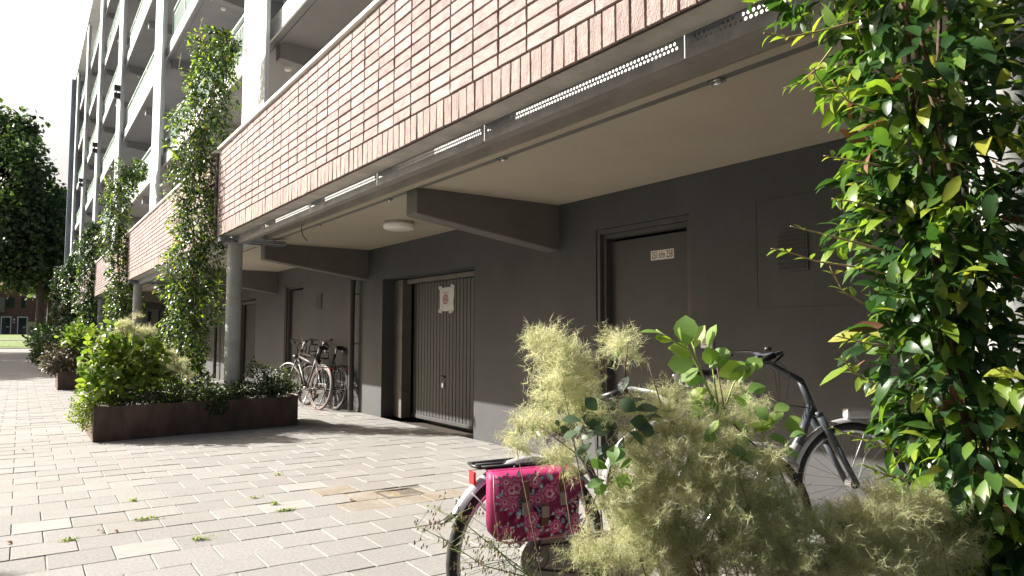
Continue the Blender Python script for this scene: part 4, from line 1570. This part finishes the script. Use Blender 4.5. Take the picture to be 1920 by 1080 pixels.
# ================================================================== FAR HOUSE AND SIGN
def house():
    Y0 = 118.
    z = .96
    xs = [PY(p, 610, Y0).x for p in (11, 42, 78)]
    o = empty('brick_house', (xs[1], Y0, z), 0, 'dark red brick row house with white framed doors beyond the lawn', 'house')
    ox = xs[1]
    MB().box(-14, 7, 0, 8, 0, 6.2).build('wall', M['house'], o)
    MB().prism_y([(-14.3, 6.2), (7.3, 6.2), (7.3, 6.5), (-14.3, 6.5)], -.4, 8.4).build('roof', M['roof_tile'], o)
    for x in xs:
        d = MB().box(x - ox - .46, x - ox + .46, -.045, -.03, .08, 2.25).build('door', M['dglass'], o)
        MB().box(x - ox - .58, x - ox - .465, -.08, -.002, .05, 2.38).box(x - ox + .465, x - ox + .58, -.08, -.002, .05, 2.38).box(x - ox - .464, x - ox + .464, -.08, -.002, 2.255, 2.38).build('frame', M['white'], d)
        MB().box(x - ox + .05, x - ox + .35, -.06, -.046, .95, 1.05).build('letter_plate', M['white'], d)
    for p in (26, 89):
        x = PY(p, 610, Y0).x - ox
        l = MB().box(x - .10, x + .10, -.15, -.002, 1.85, 2.1).build('wall_lamp', M['white_plastic'], o)
        MB().box(x - .12, x + .12, -.12, -.003, 1.55, 1.65).build('house_number', M['white_plastic'], l)
    for p, wd in ((20, .9), (44, .55)):
        x = PY(p, 565, Y0).x - ox
        f = MB().box(x - wd / 2, x + wd / 2, -.05, -.002, 3.5, 5.0).build('window', M['frame'], o)
        MB().box(x - wd / 2 + .06, x + wd / 2 - .06, -.07, -.051, 3.56, 4.94).build('pane', M['dglass'], f)
    x = PY(0, 575, Y0).x - ox
    MB().box(x - 1.6, x + .5, -.6, -.003, 2.9, 4.9).build('bay', M['jamb'], o)
    # information board on a post
    b = PY(52, 643, 70)
    s = empty('information_board', (b.x, 70, .08), 0, 'grey information board on a thin post at the lawn edge', 'sign')
    MB().tube([(0, 0, 0), (0, 0, 2.0)], .03, 8).build('post', M['frame'], s)
    MB().box(-.15, .5, -.045, -.033, 1.35, 2.0).build('board', M['sign_grey'], s)


house()


# ================================================================== BICYCLES
def arc(cx, cz, r, a0, a1, n, y=0.):
    return [(cx + r * math.cos(R(a0 + (a1 - a0) * i / n)), y, cz + r * math.sin(R(a0 + (a1 - a0) * i / n))) for i in range(n + 1)]


def bicycle(label, loc, heading, lean=0., paint='bike_grey', paint2=None, tyre='rubber', fender='silver', step=True, carrier=False, chain_case='black', rims='chrome', steer=0., rack=True, stem_back=0., suspension=False, flap=False, headlight_on_fender=False, low=0., bar_paint='chrome'):
    o = empty('bicycle', loc, heading, label, 'bicycle')
    o.rotation_euler = (lean, 0, heading)
    RW = .345
    paint2 = paint2 or paint
    hub_r, hub_f, bb = Vector((0, 0, RW)), Vector((1.10, 0, RW)), Vector((.46, 0, .285))
    crown, head = Vector((.885, 0, .745)), Vector((.80, 0, .94))
    stem = Vector((.755 - stem_back, 0, 1.06 - low))
    seat = Vector((.245, 0, .88 - low * .8))

    def wheel(c, parent):
        w_ = MB().lathe([(.016, -.05), (.016, .05)], 10, 'y').lathe([(.026, -.03), (.026, .03)], 12, 'y').build('wheel', M[rims], parent, loc=c)
        t = MB()
        t.tube([(RW * math.cos(a) * .955, 0, RW * math.sin(a) * .955) for a in [2 * math.pi * j / 40 for j in range(40)]], .021, 8, closed=True)
        t.build('tyre', M[tyre], w_)
        t = MB()
        t.tube([(RW * math.cos(a) * .885, 0, RW * math.sin(a) * .885) for a in [2 * math.pi * j / 40 for j in range(40)]], .013, 6, closed=True)
        t.build('rim', M[rims], w_)
        t = MB()
        for j in range(32):
            a = 2 * math.pi * j / 32
            b_ = a + (.5 if j % 4 < 2 else -.5)
            sy = .026 if j % 2 else -.026
            t.tube([(.024 * math.cos(b_), sy, .024 * math.sin(b_)), (RW * .87 * math.cos(a), 0, RW * .87 * math.sin(a))], .0011, 3, caps=False)
        t.build('spokes', M['dull'], w_)
        return w_
    wheel(hub_r, o)
    # frame
    f = MB()
    f.tube([bb, seat], .017, 10)
    f.tube([crown, head], .021, 10)
    if step:
        f.tube([head.lerp(crown, .75), Vector((.80, 0, .62)), Vector((.66, 0, .40)), Vector((.55, 0, .31)), bb], [.026, .026, .027, .026, .024], 12)
    else:
        f.tube([head.lerp(crown, .3), seat.lerp(bb, .12)], .017, 10)
        f.tube([head.lerp(crown, .62), seat.lerp(bb, .3)], .017, 10)
        f.tube([head.lerp(crown, .9), bb], .021, 10)
    for sy in (.055, -.055):
        f.tube([hub_r + Vector((0, sy, 0)), Vector((.36, sy * .7, .30)), bb], .010, 8)
        f.tube([hub_r + Vector((0, sy, 0)), Vector((.10, sy, .60)), seat.lerp(bb, .18)], .008, 8)
    f.build('frame', M[paint], o)
    if step:
        MB().tube([Vector((.775, 0, .575)), Vector((.66, 0, .405)), Vector((.57, 0, .325))], .0285, 12).build('tube_sleeve', M[paint2], o)
    # steering group turns about the head axis
    ax = (head - crown).normalized()
    rot = Matrix.Translation(crown) @ Matrix.Rotation(steer, 4, ax) @ Matrix.Translation(-crown)
    k = MB(rot)
    for sy in (.055, -.055):
        if suspension:
            k.tube([crown + Vector((0, sy, -.01)), crown.lerp(hub_f, .42) + Vector((0, sy, 0))], .021, 10)
            k.tube([crown.lerp(hub_f, .42) + Vector((0, sy, 0)), hub_f + Vector((0, sy, .0))], .017, 10)
        else:
            k.tube([crown + Vector((0, sy * .8, 0)), crown.lerp(hub_f, .6) + Vector((-.01, sy, 0)), hub_f + Vector((0, sy, 0))], [.013, .012, .009], 8)
    k.tube([crown + Vector((0, -.065, 0)), crown + Vector((0, .065, 0))], .018, 8)
    k.build('fork', M[paint], o)
    fw = wheel(rot @ hub_f, o)
    fw.rotation_euler = (0, 0, steer)
    k = MB(rot)
    k.tube([head, head.lerp(stem, .5), stem], [.017, .015, .017], 10)
    k.tube([stem + Vector((-.015, -.022, 0)), stem + Vector((-.015, .022, 0))], .024, 12)
    bar = [(stem.x - .20, -.33, stem.z - .02), (stem.x - .06, -.30, stem.z + .035), (stem.x + .03, -.18, stem.z + .04), (stem.x + .01, 0, stem.z + .02), (stem.x + .03, .18, stem.z + .04), (stem.x - .06, .30, stem.z + .035), (stem.x - .20, .33, stem.z - .02)]
    k.tube(bar, .011, 8)
    hb = k.build('handlebar', M[bar_paint], o)
    for q in (0, 6):
        n_ = 1 if q == 0 else 5
        g = MB(rot)
        g.tube([Vector(bar[q]), Vector(bar[q]).lerp(Vector(bar[n_]), .85)], .017, 10)
        g.build('grip', M['black'], hb)
        g = MB(rot)
        a_ = Vector(bar[n_])
        g.tube([a_ + Vector((.035, 0, -.005)), a_ + Vector((-.02, 0, -.05)), a_ + Vector((-.11, 0, -.055))], .006, 6)
        g.build('brake_lever', M['black'], hb)
    g = MB(rot)
    g.lathe([(0, .0), (.02, .0), (.021, .012), (.015, .02), (0, .024)], 14, 'z', (stem.x - .02, -.12, stem.z + .05))
    g.build('bell', M['black'], hb)
    g = MB(rot)
    for sy in (-.10, .06, .12):
        g.tube([(stem.x + .02, sy, stem.z + .03), (stem.x + .13, sy * .8, stem.z - .08), (stem.x + .12, sy * .3, stem.z - .26), (crown.x + .02, 0, crown.z + .03)], .0028, 5)
    g.build('cable', M['black'], hb)
    # fenders
    def fend(c, a0, a1, xf=None):
        b_ = MB(xf)
        p = arc(c.x, c.z, RW + .022, a0, a1, 22)
        v, fc = [], []
        for x, y, z in p:
            d = Vector((x - c.x, 0, z - c.z)).normalized()
            for yy, dr in ((-.027, -.014), (-.018, .004), (0, .009), (.018, .004), (.027, -.014)):
                v.append((x + d.x * dr, yy, z + d.z * dr))
        for i in range(len(p) - 1):
            for j in range(4):
                fc.append((i * 5 + j, i * 5 + j + 1, i * 5 + j + 6, i * 5 + j + 5))
        b_.add(v, fc, 0, True)
        for sy in (.03, -.03):
            e = p[3] if c.x < .5 else p[-4]
            b_.tube([(c.x, sy * 1.6, c.z), (e[0], sy, e[2])], .0028, 5)
        ob = b_.build('fender', M[fender], o)
        return ob, p
    # angles: 0 forward, 90 up, 180 behind
    fr, p = fend(hub_r, 205 if not flap else 150, 40)
    if flap:
        e = Vector(p[0])
        m_ = MB()
        m_.tube([Vector(p[2]), Vector(p[0]), Vector(p[0]) + Vector((-.03, 0, -.02)), Vector(p[0]) + Vector((-.06, 0, -.03))], [.020, .022, .02, .011], 8, flat=.35)
        m_.build('mud_flap', M['black'], fr)
    fend(hub_f, 215, 45, rot)
    # chain case, cranks
    c = MB()
    prof = []
    n_ = 14
    r1, r2 = .075, .115
    for i in range(n_ + 1):
        a = R(90 + 180 * i / n_)
        prof.append((hub_r.x + r1 * math.cos(a), hub_r.z + r1 * math.sin(a)))
    for i in range(n_ + 1):
        a = R(-90 + 180 * i / n_)
        prof.append((bb.x + r2 * math.cos(a), bb.z + r2 * math.sin(a)))
    c.prism_y(list(reversed(prof))[::-1], -.072, -.050)
    c.build('chain_case', M[chain_case], o, bevel=.006)
    if chain_case == 'smoke':
        c = MB()
        for sz in (.045, -.045):
            c.tube([(0, -.0735, hub_r.z + sz), (.46, -.0735, bb.z + sz * 1.9)], .004, 5)
        c.lathe([(.045, -.079), (.045, -.0735)], 20, 'y', tuple(hub_r))
        c.build('chain', M['black'], o)
        c = MB().lathe([(.0, -.088), (.014, -.088), (.014, -.074)], 10, 'y', tuple(hub_r))
        c.build('axle_nut', M['chrome'], o)
    k = MB()
    k.tube([bb + Vector((0, -.09, 0)), bb + Vector((0, .09, 0))], .014, 10)
    k.tube([bb + Vector((0, -.085, 0)), bb + Vector((.15, -.095, -.07))], .009, 8)
    k.tube([bb + Vector((0, .085, 0)), bb + Vector((-.15, .095, .07))], .009, 8)
    cr = k.build('crankset', M['chrome'], o)
    for sg in (1, -1):
        q = bb + Vector((.15 * sg, -.095 * sg, -.07 * sg))
        MB().box(q.x - .045, q.x + .045, min(q.y, q.y - .09 * sg), max(q.y, q.y - .09 * sg), q.z - .012, q.z + .012).build('pedal', M['black'], cr, bevel=.004)
    # saddle
    sp = MB().tube([seat.lerp(bb, .1), seat + Vector((-.02, 0, .06))], .0125, 10)
    sp.build('seat_post', M['chrome'], o)
    sd = MB()
    v, fc = [], []
    prof = [(-.15, .085, .02), (-.12, .105, .03), (-.06, .10, .028), (.0, .065, .022), (.06, .036, .020), (.12, .024, .012)]
    for x, hw_, zz in prof:
        for a in range(10):
            q = 2 * math.pi * a / 10
            v.append((seat.x - .03 + x, hw_ * math.cos(q), seat.z + .075 + zz + .032 * math.sin(q)))
    for i in range(len(prof) - 1):
        for a in range(10):
            fc.append((i * 10 + a, i * 10 + (a + 1) % 10, (i + 1) * 10 + (a + 1) % 10, (i + 1) * 10 + a))
    fc += [tuple(range(10)), tuple(range(59, 49, -1))]
    sd.add(v, fc, 0, True)
    sd = sd.build('saddle', M['black'], o)
    s_ = sd.modifiers.new('sub', 'SUBSURF')
    s_.levels = s_.render_levels = 1
    sr = MB()
    for sy in (.06, -.06):
        sr.lathe([(.018, 0), (.018, .05)], 10, 'z', (seat.x - .13, sy, seat.z + .03))
    sr.build('spring', M['chrome'], sd)
    if rack:
        k = MB()
        for sy in (.065, 0, -.065):
            k.tube([(-.235, sy * .8, .70), (.16, sy, .70)], .007, 6)
        k.tube([(-.235, -.055, .70), (-.245, 0, .70), (-.235, .055, .70)], .007, 6)
        for sy in (.075, -.075):
            k.tube([(0, sy, RW), (-.10, sy * .9, .70)], .005, 6)
            k.tube([(0, sy, RW), (.06, sy * .9, .70)], .005, 6)
        rk = k.build('rear_rack', M['black'], o)
        MB().box(-.250, -.240, -.025, .025, .63, .68).build('rear_light', M['red'], rk, bevel=.006)
    if carrier:
        k = MB(rot)
        x0, x1, zb = .86, 1.24, .80
        for yy in (-.2, -.1, 0, .1, .2):
            k.tube([(x0, yy, zb), (x1, yy, zb)], .008, 6)
        k.tube([(x0, -.21, zb), (x1, -.21, zb), (x1, .21, zb), (x0, .21, zb)], .009, 6, closed=True)
        for xx, sgn in ((x0, 1), (x1, 1)):
            for yc in (-.11, .11):
                k.tube([(xx, yc - .08, zb), (xx, yc - .08, zb + .18), (xx, yc - .05, zb + .22), (xx, yc + .05, zb + .22), (xx, yc + .08, zb + .18), (xx, yc + .08, zb)], .008, 6)
                k.tube([(xx, yc - .08, zb + .1), (xx, yc + .08, zb + .1)], .006, 6)
        for sy in (.09, -.09):
            k.tube([(x1 - .06, sy * 2, zb), (1.10, sy * .8, RW)], .007, 6)
        k.build('front_carrier', M['black'], o)
    hl = MB(rot)
    if headlight_on_fender:
        q = Vector((hub_f.x + .06, 0, hub_f.z + RW + .055))
        hl.box(q.x - .09, q.x + .07, -.03, .03, q.z - .03, q.z + .03)
        l_ = hl.build('headlight', M['silver'], o, bevel=.014)
        MB(rot).box(q.x + .0705, q.x + .105, -.026, .026, q.z - .026, q.z + .02).build('lens', M['smoke'], l_, bevel=.008)
    else:
        q = Vector((crown.x + .07, 0, crown.z + .07))
        hl.lathe([(0, -.05), (.03, -.04), (.04, .03), (.036, .035), (0, .036)], 16, 'x', tuple(q))
        hl.build('headlight', M['black'], o)
    k = MB().tube([(.28, .04, .30), (.22, .12, .17), (.16, .20, .01)], .009, 6)
    k.build('kickstand', M['chrome'], o)
    return o


def bag(bike_loc, heading):
    """floral saddle bags over the rear rack"""
    o = empty('pannier_bag', bike_loc, heading, 'crimson floral pannier bag hanging on the bike rack', 'bag')
    x0, x1, z0, z1, y0, y1 = -.235, .115, .452, .692, -.165, -.085
    cloth = mat('crimson_oilcloth', (.30, .016, .095), .6, .14, 12, .25, 25)
    rng = random.Random(4)

    def shell(x0, x1, y0, y1, z0, z1, name, bulge=.025, nx=10, nz=9, parent=o):
        m = MB()
        v = []
        for yy, sgn in ((y0, -1), (y1, 1)):
            for i in range(nx + 1):
                for j in range(nz + 1):
                    u, t = i / nx, j / nz
                    e = (math.sin(math.pi * u) * math.sin(math.pi * t)) ** .5
                    xr = (x1 - x0)
                    # rounded lower corners
                    cx = x0 + xr * u
                    cz = z0 + (z1 - z0) * t
                    if t < .2:
                        cx += (.5 - u) * .06 * (1 - t / .2) ** 2
                    v.append((cx, yy + sgn * (-.018 + .018 * e + bulge * e) + rng.uniform(-.0012, .0012) - (0 if sgn > 0 else .010 * math.sin(u * 9) * (1 - t) * e), cz))
        k = (nx + 1) * (nz + 1)
        f = []
        for i in range(nx):
            for j in range(nz):
                a = i * (nz + 1) + j
                f.append((a, a + nz + 1, a + nz + 2, a + 1))
                f.append((k + a, k + a + 1, k + a + nz + 2, k + a + nz + 1))
        for i in range(nx):
            a = i * (nz + 1)
            f.append((a, k + a, k + a + nz + 1, a + nz + 1))
            a += nz
            f.append((a, a + nz + 1, k + a + nz + 1, k + a))
        for j in range(nz):
            f.append((j, j + 1, k + j + 1, k + j))
            a = nx * (nz + 1) + j
            f.append((a, k + a, k + a + 1, a + 1))
        m.add(v, f, 0, True)
        return m.build(name, cloth, parent)
    shell(x0, x1, y0, y1, z0, z1, 'body')
    MB().box(x0 + .02, x1 - .01, -.10, .06, z1 - .004, z1 + .001).build('top_band', cloth, o, bevel=.002)
    # front pocket with its slanted open lid
    shell(x0 + .045, x1 - .01, y0 - .045, y0 - .01, z0 + .005, z0 + .118, 'pocket', .012, 8, 5)
    lid = MB()
    lid.add([(x0 + .19, y0 - .068, z0 + .090), (x1 - .005, y0 - .070, z0 + .185), (x1 - .0, y0 - .052, z0 + .205), (x0 + .19, y0 - .045, z0 + .125), (x0 + .19, y0 - .058, z0 + .078), (x1 - .01, y0 - .055, z0 + .165)], [(0, 1, 2, 3), (4, 5, 1, 0)], 0, True)
    lid.build('pocket_lid', cloth, o)
    # flap
    fl = MB()
    v = []
    n, k = 10, 7
    zf = z0 + .115

    def fy(u, t):
        return y0 - .020 - .020 * math.sin(math.pi * u) ** .5 * math.sin(math.pi * (.15 + .6 * t)) - .006 * math.sin(u * 11)
    for i in range(n + 1):
        for j in range(k + 1):
            u, t = i / n, j / k
            v.append((x0 - .004 + (x1 - x0 + .008) * u, fy(u, 1 - t) if t < .93 else -.15 + .0, zf + (z1 + .006 - zf) * t + (.006 * math.sin(u * 9) if t < .2 else 0)))
    fl.add(v, [(i * (k + 1) + j, (i + 1) * (k + 1) + j, (i + 1) * (k + 1) + j + 1, i * (k + 1) + j + 1) for i in range(n) for j in range(k)], 0, True)
    fo = fl.build('flap', cloth, o)
    so = fo.modifiers.new('thick', 'SOLIDIFY')
    so.thickness = .004
    # straps and buckles
    leather = mat('brown_leather', (.17, .07, .035), .5, .2, 20)
    beige = mat('beige_plastic', (.40, .30, .25), .4, .06, 10)
    for x, z, tilt in ((x0 + .10, zf + .025, 0), (x1 - .095, zf + .045, 8)):
        s = MB().box(x - .014, x + .014, y0 - .062, y0 - .056, z + .01, z + .08).build('strap', leather, o, bevel=.002)
        MB().box(x - .014, x + .014, y0 - .070, y0 - .057, z - .038, z + .006).box(x - .007, x + .007, y0 - .074, y0 - .0705, z - .026, z - .008).build('buckle', beige, s, bevel=.004)
    s = MB().box(x0 + .155, x0 + .185, y0 - .078, y0 - .072, z0 + .06, z0 + .14).build('strap', leather, o, bevel=.002)
    MB().box(x0 + .156, x0 + .184, y0 - .086, y0 - .073, z0 + .09, z0 + .128).build('buckle', beige, s, bevel=.004)
    pp = MB()
    pp.tube([(x0 - .004, y0 - .012, z1), (x0 - .004, y0 - .018, z0 + .14), (x0 + .015, y0 - .014, z0 + .01), (x0 + .05, y0 - .02, z0 - .002), (x1 - .05, y0 - .02, z0 - .002), (x1 - .01, y0 - .014, z0 + .02), (x1 + .002, y0 - .016, z0 + .14)], .004, 6)
    pp.build('piping', mat('pink_piping', (.62, .22, .30), .4, .05, 10), o)
    # printed flowers: flat scalloped shapes following the cloth
    cols = [mat('print_magenta', (.50, .03, .16), .6, .1, 40), mat('print_pink', (.70, .22, .36), .6, .1, 40), mat('print_pale', (.78, .55, .60), .6, .1, 40), mat('print_teal', (.22, .40, .45), .6, .15, 40), mat('print_sky', (.50, .66, .70), .6, .1, 40)]
    pr = MB()

    def pt(x, z, lift):
        u = (x - x0) / (x1 - x0)
        if z > zf:
            t = 1 - (z - zf) / (z1 + .006 - zf)
            y = fy(min(1, max(0, u)), t) - .005
        else:
            uu = min(1, max(0, (x - x0 - .045) / (x1 - x0 - .055)))
            tt = min(1, max(0, (z - z0 - .005) / .15))
            e = (math.sin(math.pi * uu) * math.sin(math.pi * tt)) ** .5
            y = y0 - .045 - (-.018 + .03 * e) - .012 * 1.0
            y = min(y, y0 - .040)
        return (x, y - lift, z)

    def scallop(cx, cz, r, lobes, mi, lift, depth=.16, ph=0.):
        n = lobes * 6
        c = pt(cx, cz, lift)
        v = [c]
        for j in range(n):
            a = 2 * math.pi * j / n
            rr = r * (1 - depth * abs(math.sin(a * lobes / 2 + ph)))
            v.append(pt(cx + rr * math.cos(a), cz + rr * math.sin(a), lift))
        pr.add(v, [(0, j % n + 1, (j + 1) % n + 1) for j in range(n)], mi)

    def leafp(cx, cz, a, l, mi, lift):
        d = (math.cos(R(a)), math.sin(R(a)))
        e = (-d[1], d[0])
        v = [pt(cx, cz, lift), pt(cx + d[0] * l * .5 + e[0] * l * .25, cz + d[1] * l * .5 + e[1] * l * .25, lift), pt(cx + d[0] * l, cz + d[1] * l, lift), pt(cx + d[0] * l * .5 - e[0] * l * .25, cz + d[1] * l * .5 - e[1] * l * .25, lift)]
        pr.add(v, [(0, 1, 2, 3)], mi)

    def rose(cx, cz, r):
        for a in (20, 75, 140, 200, 250, 320):
            leafp(cx + r * .7 * math.cos(R(a)), cz + r * .7 * math.sin(R(a)), a + rng.uniform(-15, 15), r * .8, rng.choice((3, 4)), .0006)
        scallop(cx, cz, r, 7, 0, .0012)
        scallop(cx, cz, r * .88, 7, 1, .0016, .2)
        scallop(cx, cz, r * .70, 6, 0, .0020, .2, .4)
        scallop(cx, cz, r * .56, 6, 1, .0024, .22)
        scallop(cx + r * .05, cz - r * .05, r * .40, 5, 2, .0028, .25)
        scallop(cx, cz, r * .24, 5, 0, .0032, .2)
    for cx, cz, r in ((x0 + .07, z1 - .045, .045), (x0 + .205, z1 - .075, .040), (x0 + .255, zf + .065, .055), (x0 + .05, zf + .075, .035), (x1 - .03, z1 - .06, .045), (x0 + .12, z0 + .085, .034), (x0 + .31, z0 + .035, .036), (x0 + .24, z0 + .11, .030), (x0 + .13, z0 + .028, .03), (x0 + .13, z1 - .10, .03), (x0 + .15, z1 - .03, .028), (x0 + .30, z1 - .04, .034), (x0 + .22, z0 + .05, .03), (x0 + .06, zf + .02, .026), (x0 + .025, z1 - .09, .024), (x0 + .03, z1 - .02, .024), (x0 + .03, z0 + .05, .022), (x1 - .03, zf + .05, .034), (x1 - .04, z0 + .06, .03), (x0 + .16, zf + .03, .03)):
        rose(cx, cz, r)
    for k_ in range(120):
        cx, cz = rng.uniform(x0 + .015, x1 - .015), rng.choice((rng.uniform(zf + .01, z1 - .02), rng.uniform(z0 + .02, z0 + .14)))
        if cz < zf and cx < x0 + .06:
            continue
        scallop(cx, cz, rng.uniform(.005, .010), 5, rng.choice((1, 2, 4, 3, 0)), .0004, .35)
    pr.build('floral_print', cols, o)
    return o


def bikes():
    _a = P(992, 1036, 1.)
    _d = _a - CAM_P
    _a = CAM_P + _d * ((.345 - H) / _d.z)
    A = (_a.x, _a.y, 0)
    ha = R(-7)
    bicycle('grey city bike with a smoky chain guard carrying the floral pannier', A, ha, 0, 'bike_grey', fender='silver', chain_case='smoke', step=True, flap=True, steer=R(-20), stem_back=.05, low=.2)
    bag((A[0], A[1], .0), ha)
    hb = R(-28)
    hub = P(1597, 900, 3.50 * H)
    d = Vector((math.cos(hb), math.sin(hb), 0))
    L = Vector((hub.x, hub.y, 0)) - d * 1.10
    bicycle('silver and dark grey city bike with suspension fork standing by the dark door', (L.x, L.y, 0), hb, 0, 'bike_grey', 'silver', fender='silver', step=True, suspension=True, headlight_on_fender=True, stem_back=.19, steer=R(2), rack=False, bar_paint='bike_grey')
    # two bikes leaning by the downpipe
    hc = R(90 + 9)
    bicycle('champagne framed bike with tan tyres leaning nearest the planter', (3.27 * H, 9.38 * H, 0), hc, R(7), 'bike_champ', tyre='tan_tyre', fender='bike_champ', step=False, carrier=False, chain_case='bike_champ', steer=R(12), rims='dull')
    hd = R(90 + 5)
    bicycle('black transport bike with a front carrier leaning against the wall', (3.44 * H, 9.25 * H, 0), hd, R(8), 'black', tyre='rubber', fender='black', step=True, carrier=True, steer=R(8), rims='dull')


bikes()


# ================================================================== SMALL THINGS ON THE PAVING
def litter():
    rng = random.Random(12)

    def g(px, py):
        d = C_R * ((px - 960) / FPX) - C_U * ((py - 540) / FPX) + C_F
        return CAM_P + d * (-H / d.z)
    LW = [leaf_geo(1, .4, .2, c, 3, .5) for c in (.3, .9)]
    spots = [(272, 975, 26, 'bright weed tuft growing in the joint beside the reddish dry leaf'), (536, 958, 34, 'widest weed tuft in the joint beside a pale paver'), (517, 946, 14, 'small weed sprig just behind the widest weed tuft'), (374, 1012, 22, 'weed tuft in the joint near the bottom of the paving'),
             (128, 1015, 18, 'weed tuft beside the lone pale paver'), (249, 940, 12, 'tiny weed in the joint behind the bright weed tuft'), (522, 891, 12, 'tiny weed in the middle of the open paving'), (476, 935, 9, 'tiny weed left of the small sprig')]
    for px, py, n, lab in spots:
        p = g(px, py)
        o = empty('weed_tuft', (p.x, p.y, -.004), 0, lab, 'weed', 'weeds in the paving joints')
        T = []
        for k in range(n * 3):
            q = Vector((rng.gauss(0, .035 if n > 20 else .02), rng.gauss(0, .010), rng.uniform(0, .012)))
            T.append(orient(q, rv(rng) + UP * .7, UP + rv(rng) * .6, rng.uniform(.012, .028)))
        batch('leaves', LW, T, M['weed'], o, rng, kind='stuff')
    dl = [(182, 1000, 'reddish dry leaf lying by the bright weed tuft', .05), (45, 845, 'dry brown leaf lying near the planter corner', .05), (10, 1020, 'curled brown leaf at the paving edge', .05), (660, 938, 'pale dry leaf on the stained pavers', .05), (640, 930, 'small pale scrap on the stained pavers', .04), (213, 998, 'pinkish dry leaf flat on the paving', .04)]
    for px, py, lab, s in dl:
        p = g(px, py)
        v, f = leaf_geo(1, .55, .35, 1.0, 4)
        b = MB()
        b.add([tuple(Vector(x) * s) for x in v], f, 0, True)
        o = b.build('dry_leaf', M['vine_d'], loc=(p.x, p.y, .012), rot=(.1, .1, rng.uniform(0, 6)))
        tag(o, lab, 'leaf', 'dry leaves on the paving')
    # loose scraps nobody could count
    T = []
    for k in range(150):
        p = Vector((rng.uniform(-1, 4), rng.uniform(3.4, 11), .003))
        T.append(orient(p, (rng.uniform(-1, 1), rng.uniform(-1, 1), .05), UP + rv(rng) * .3, rng.uniform(.006, .018)))
    o = batch('leaf_litter', LW, T, M['vine_d'], None, rng, kind='stuff')
    tag(o, 'scattered crumbs of dry leaf on the paving', 'litter')


litter()
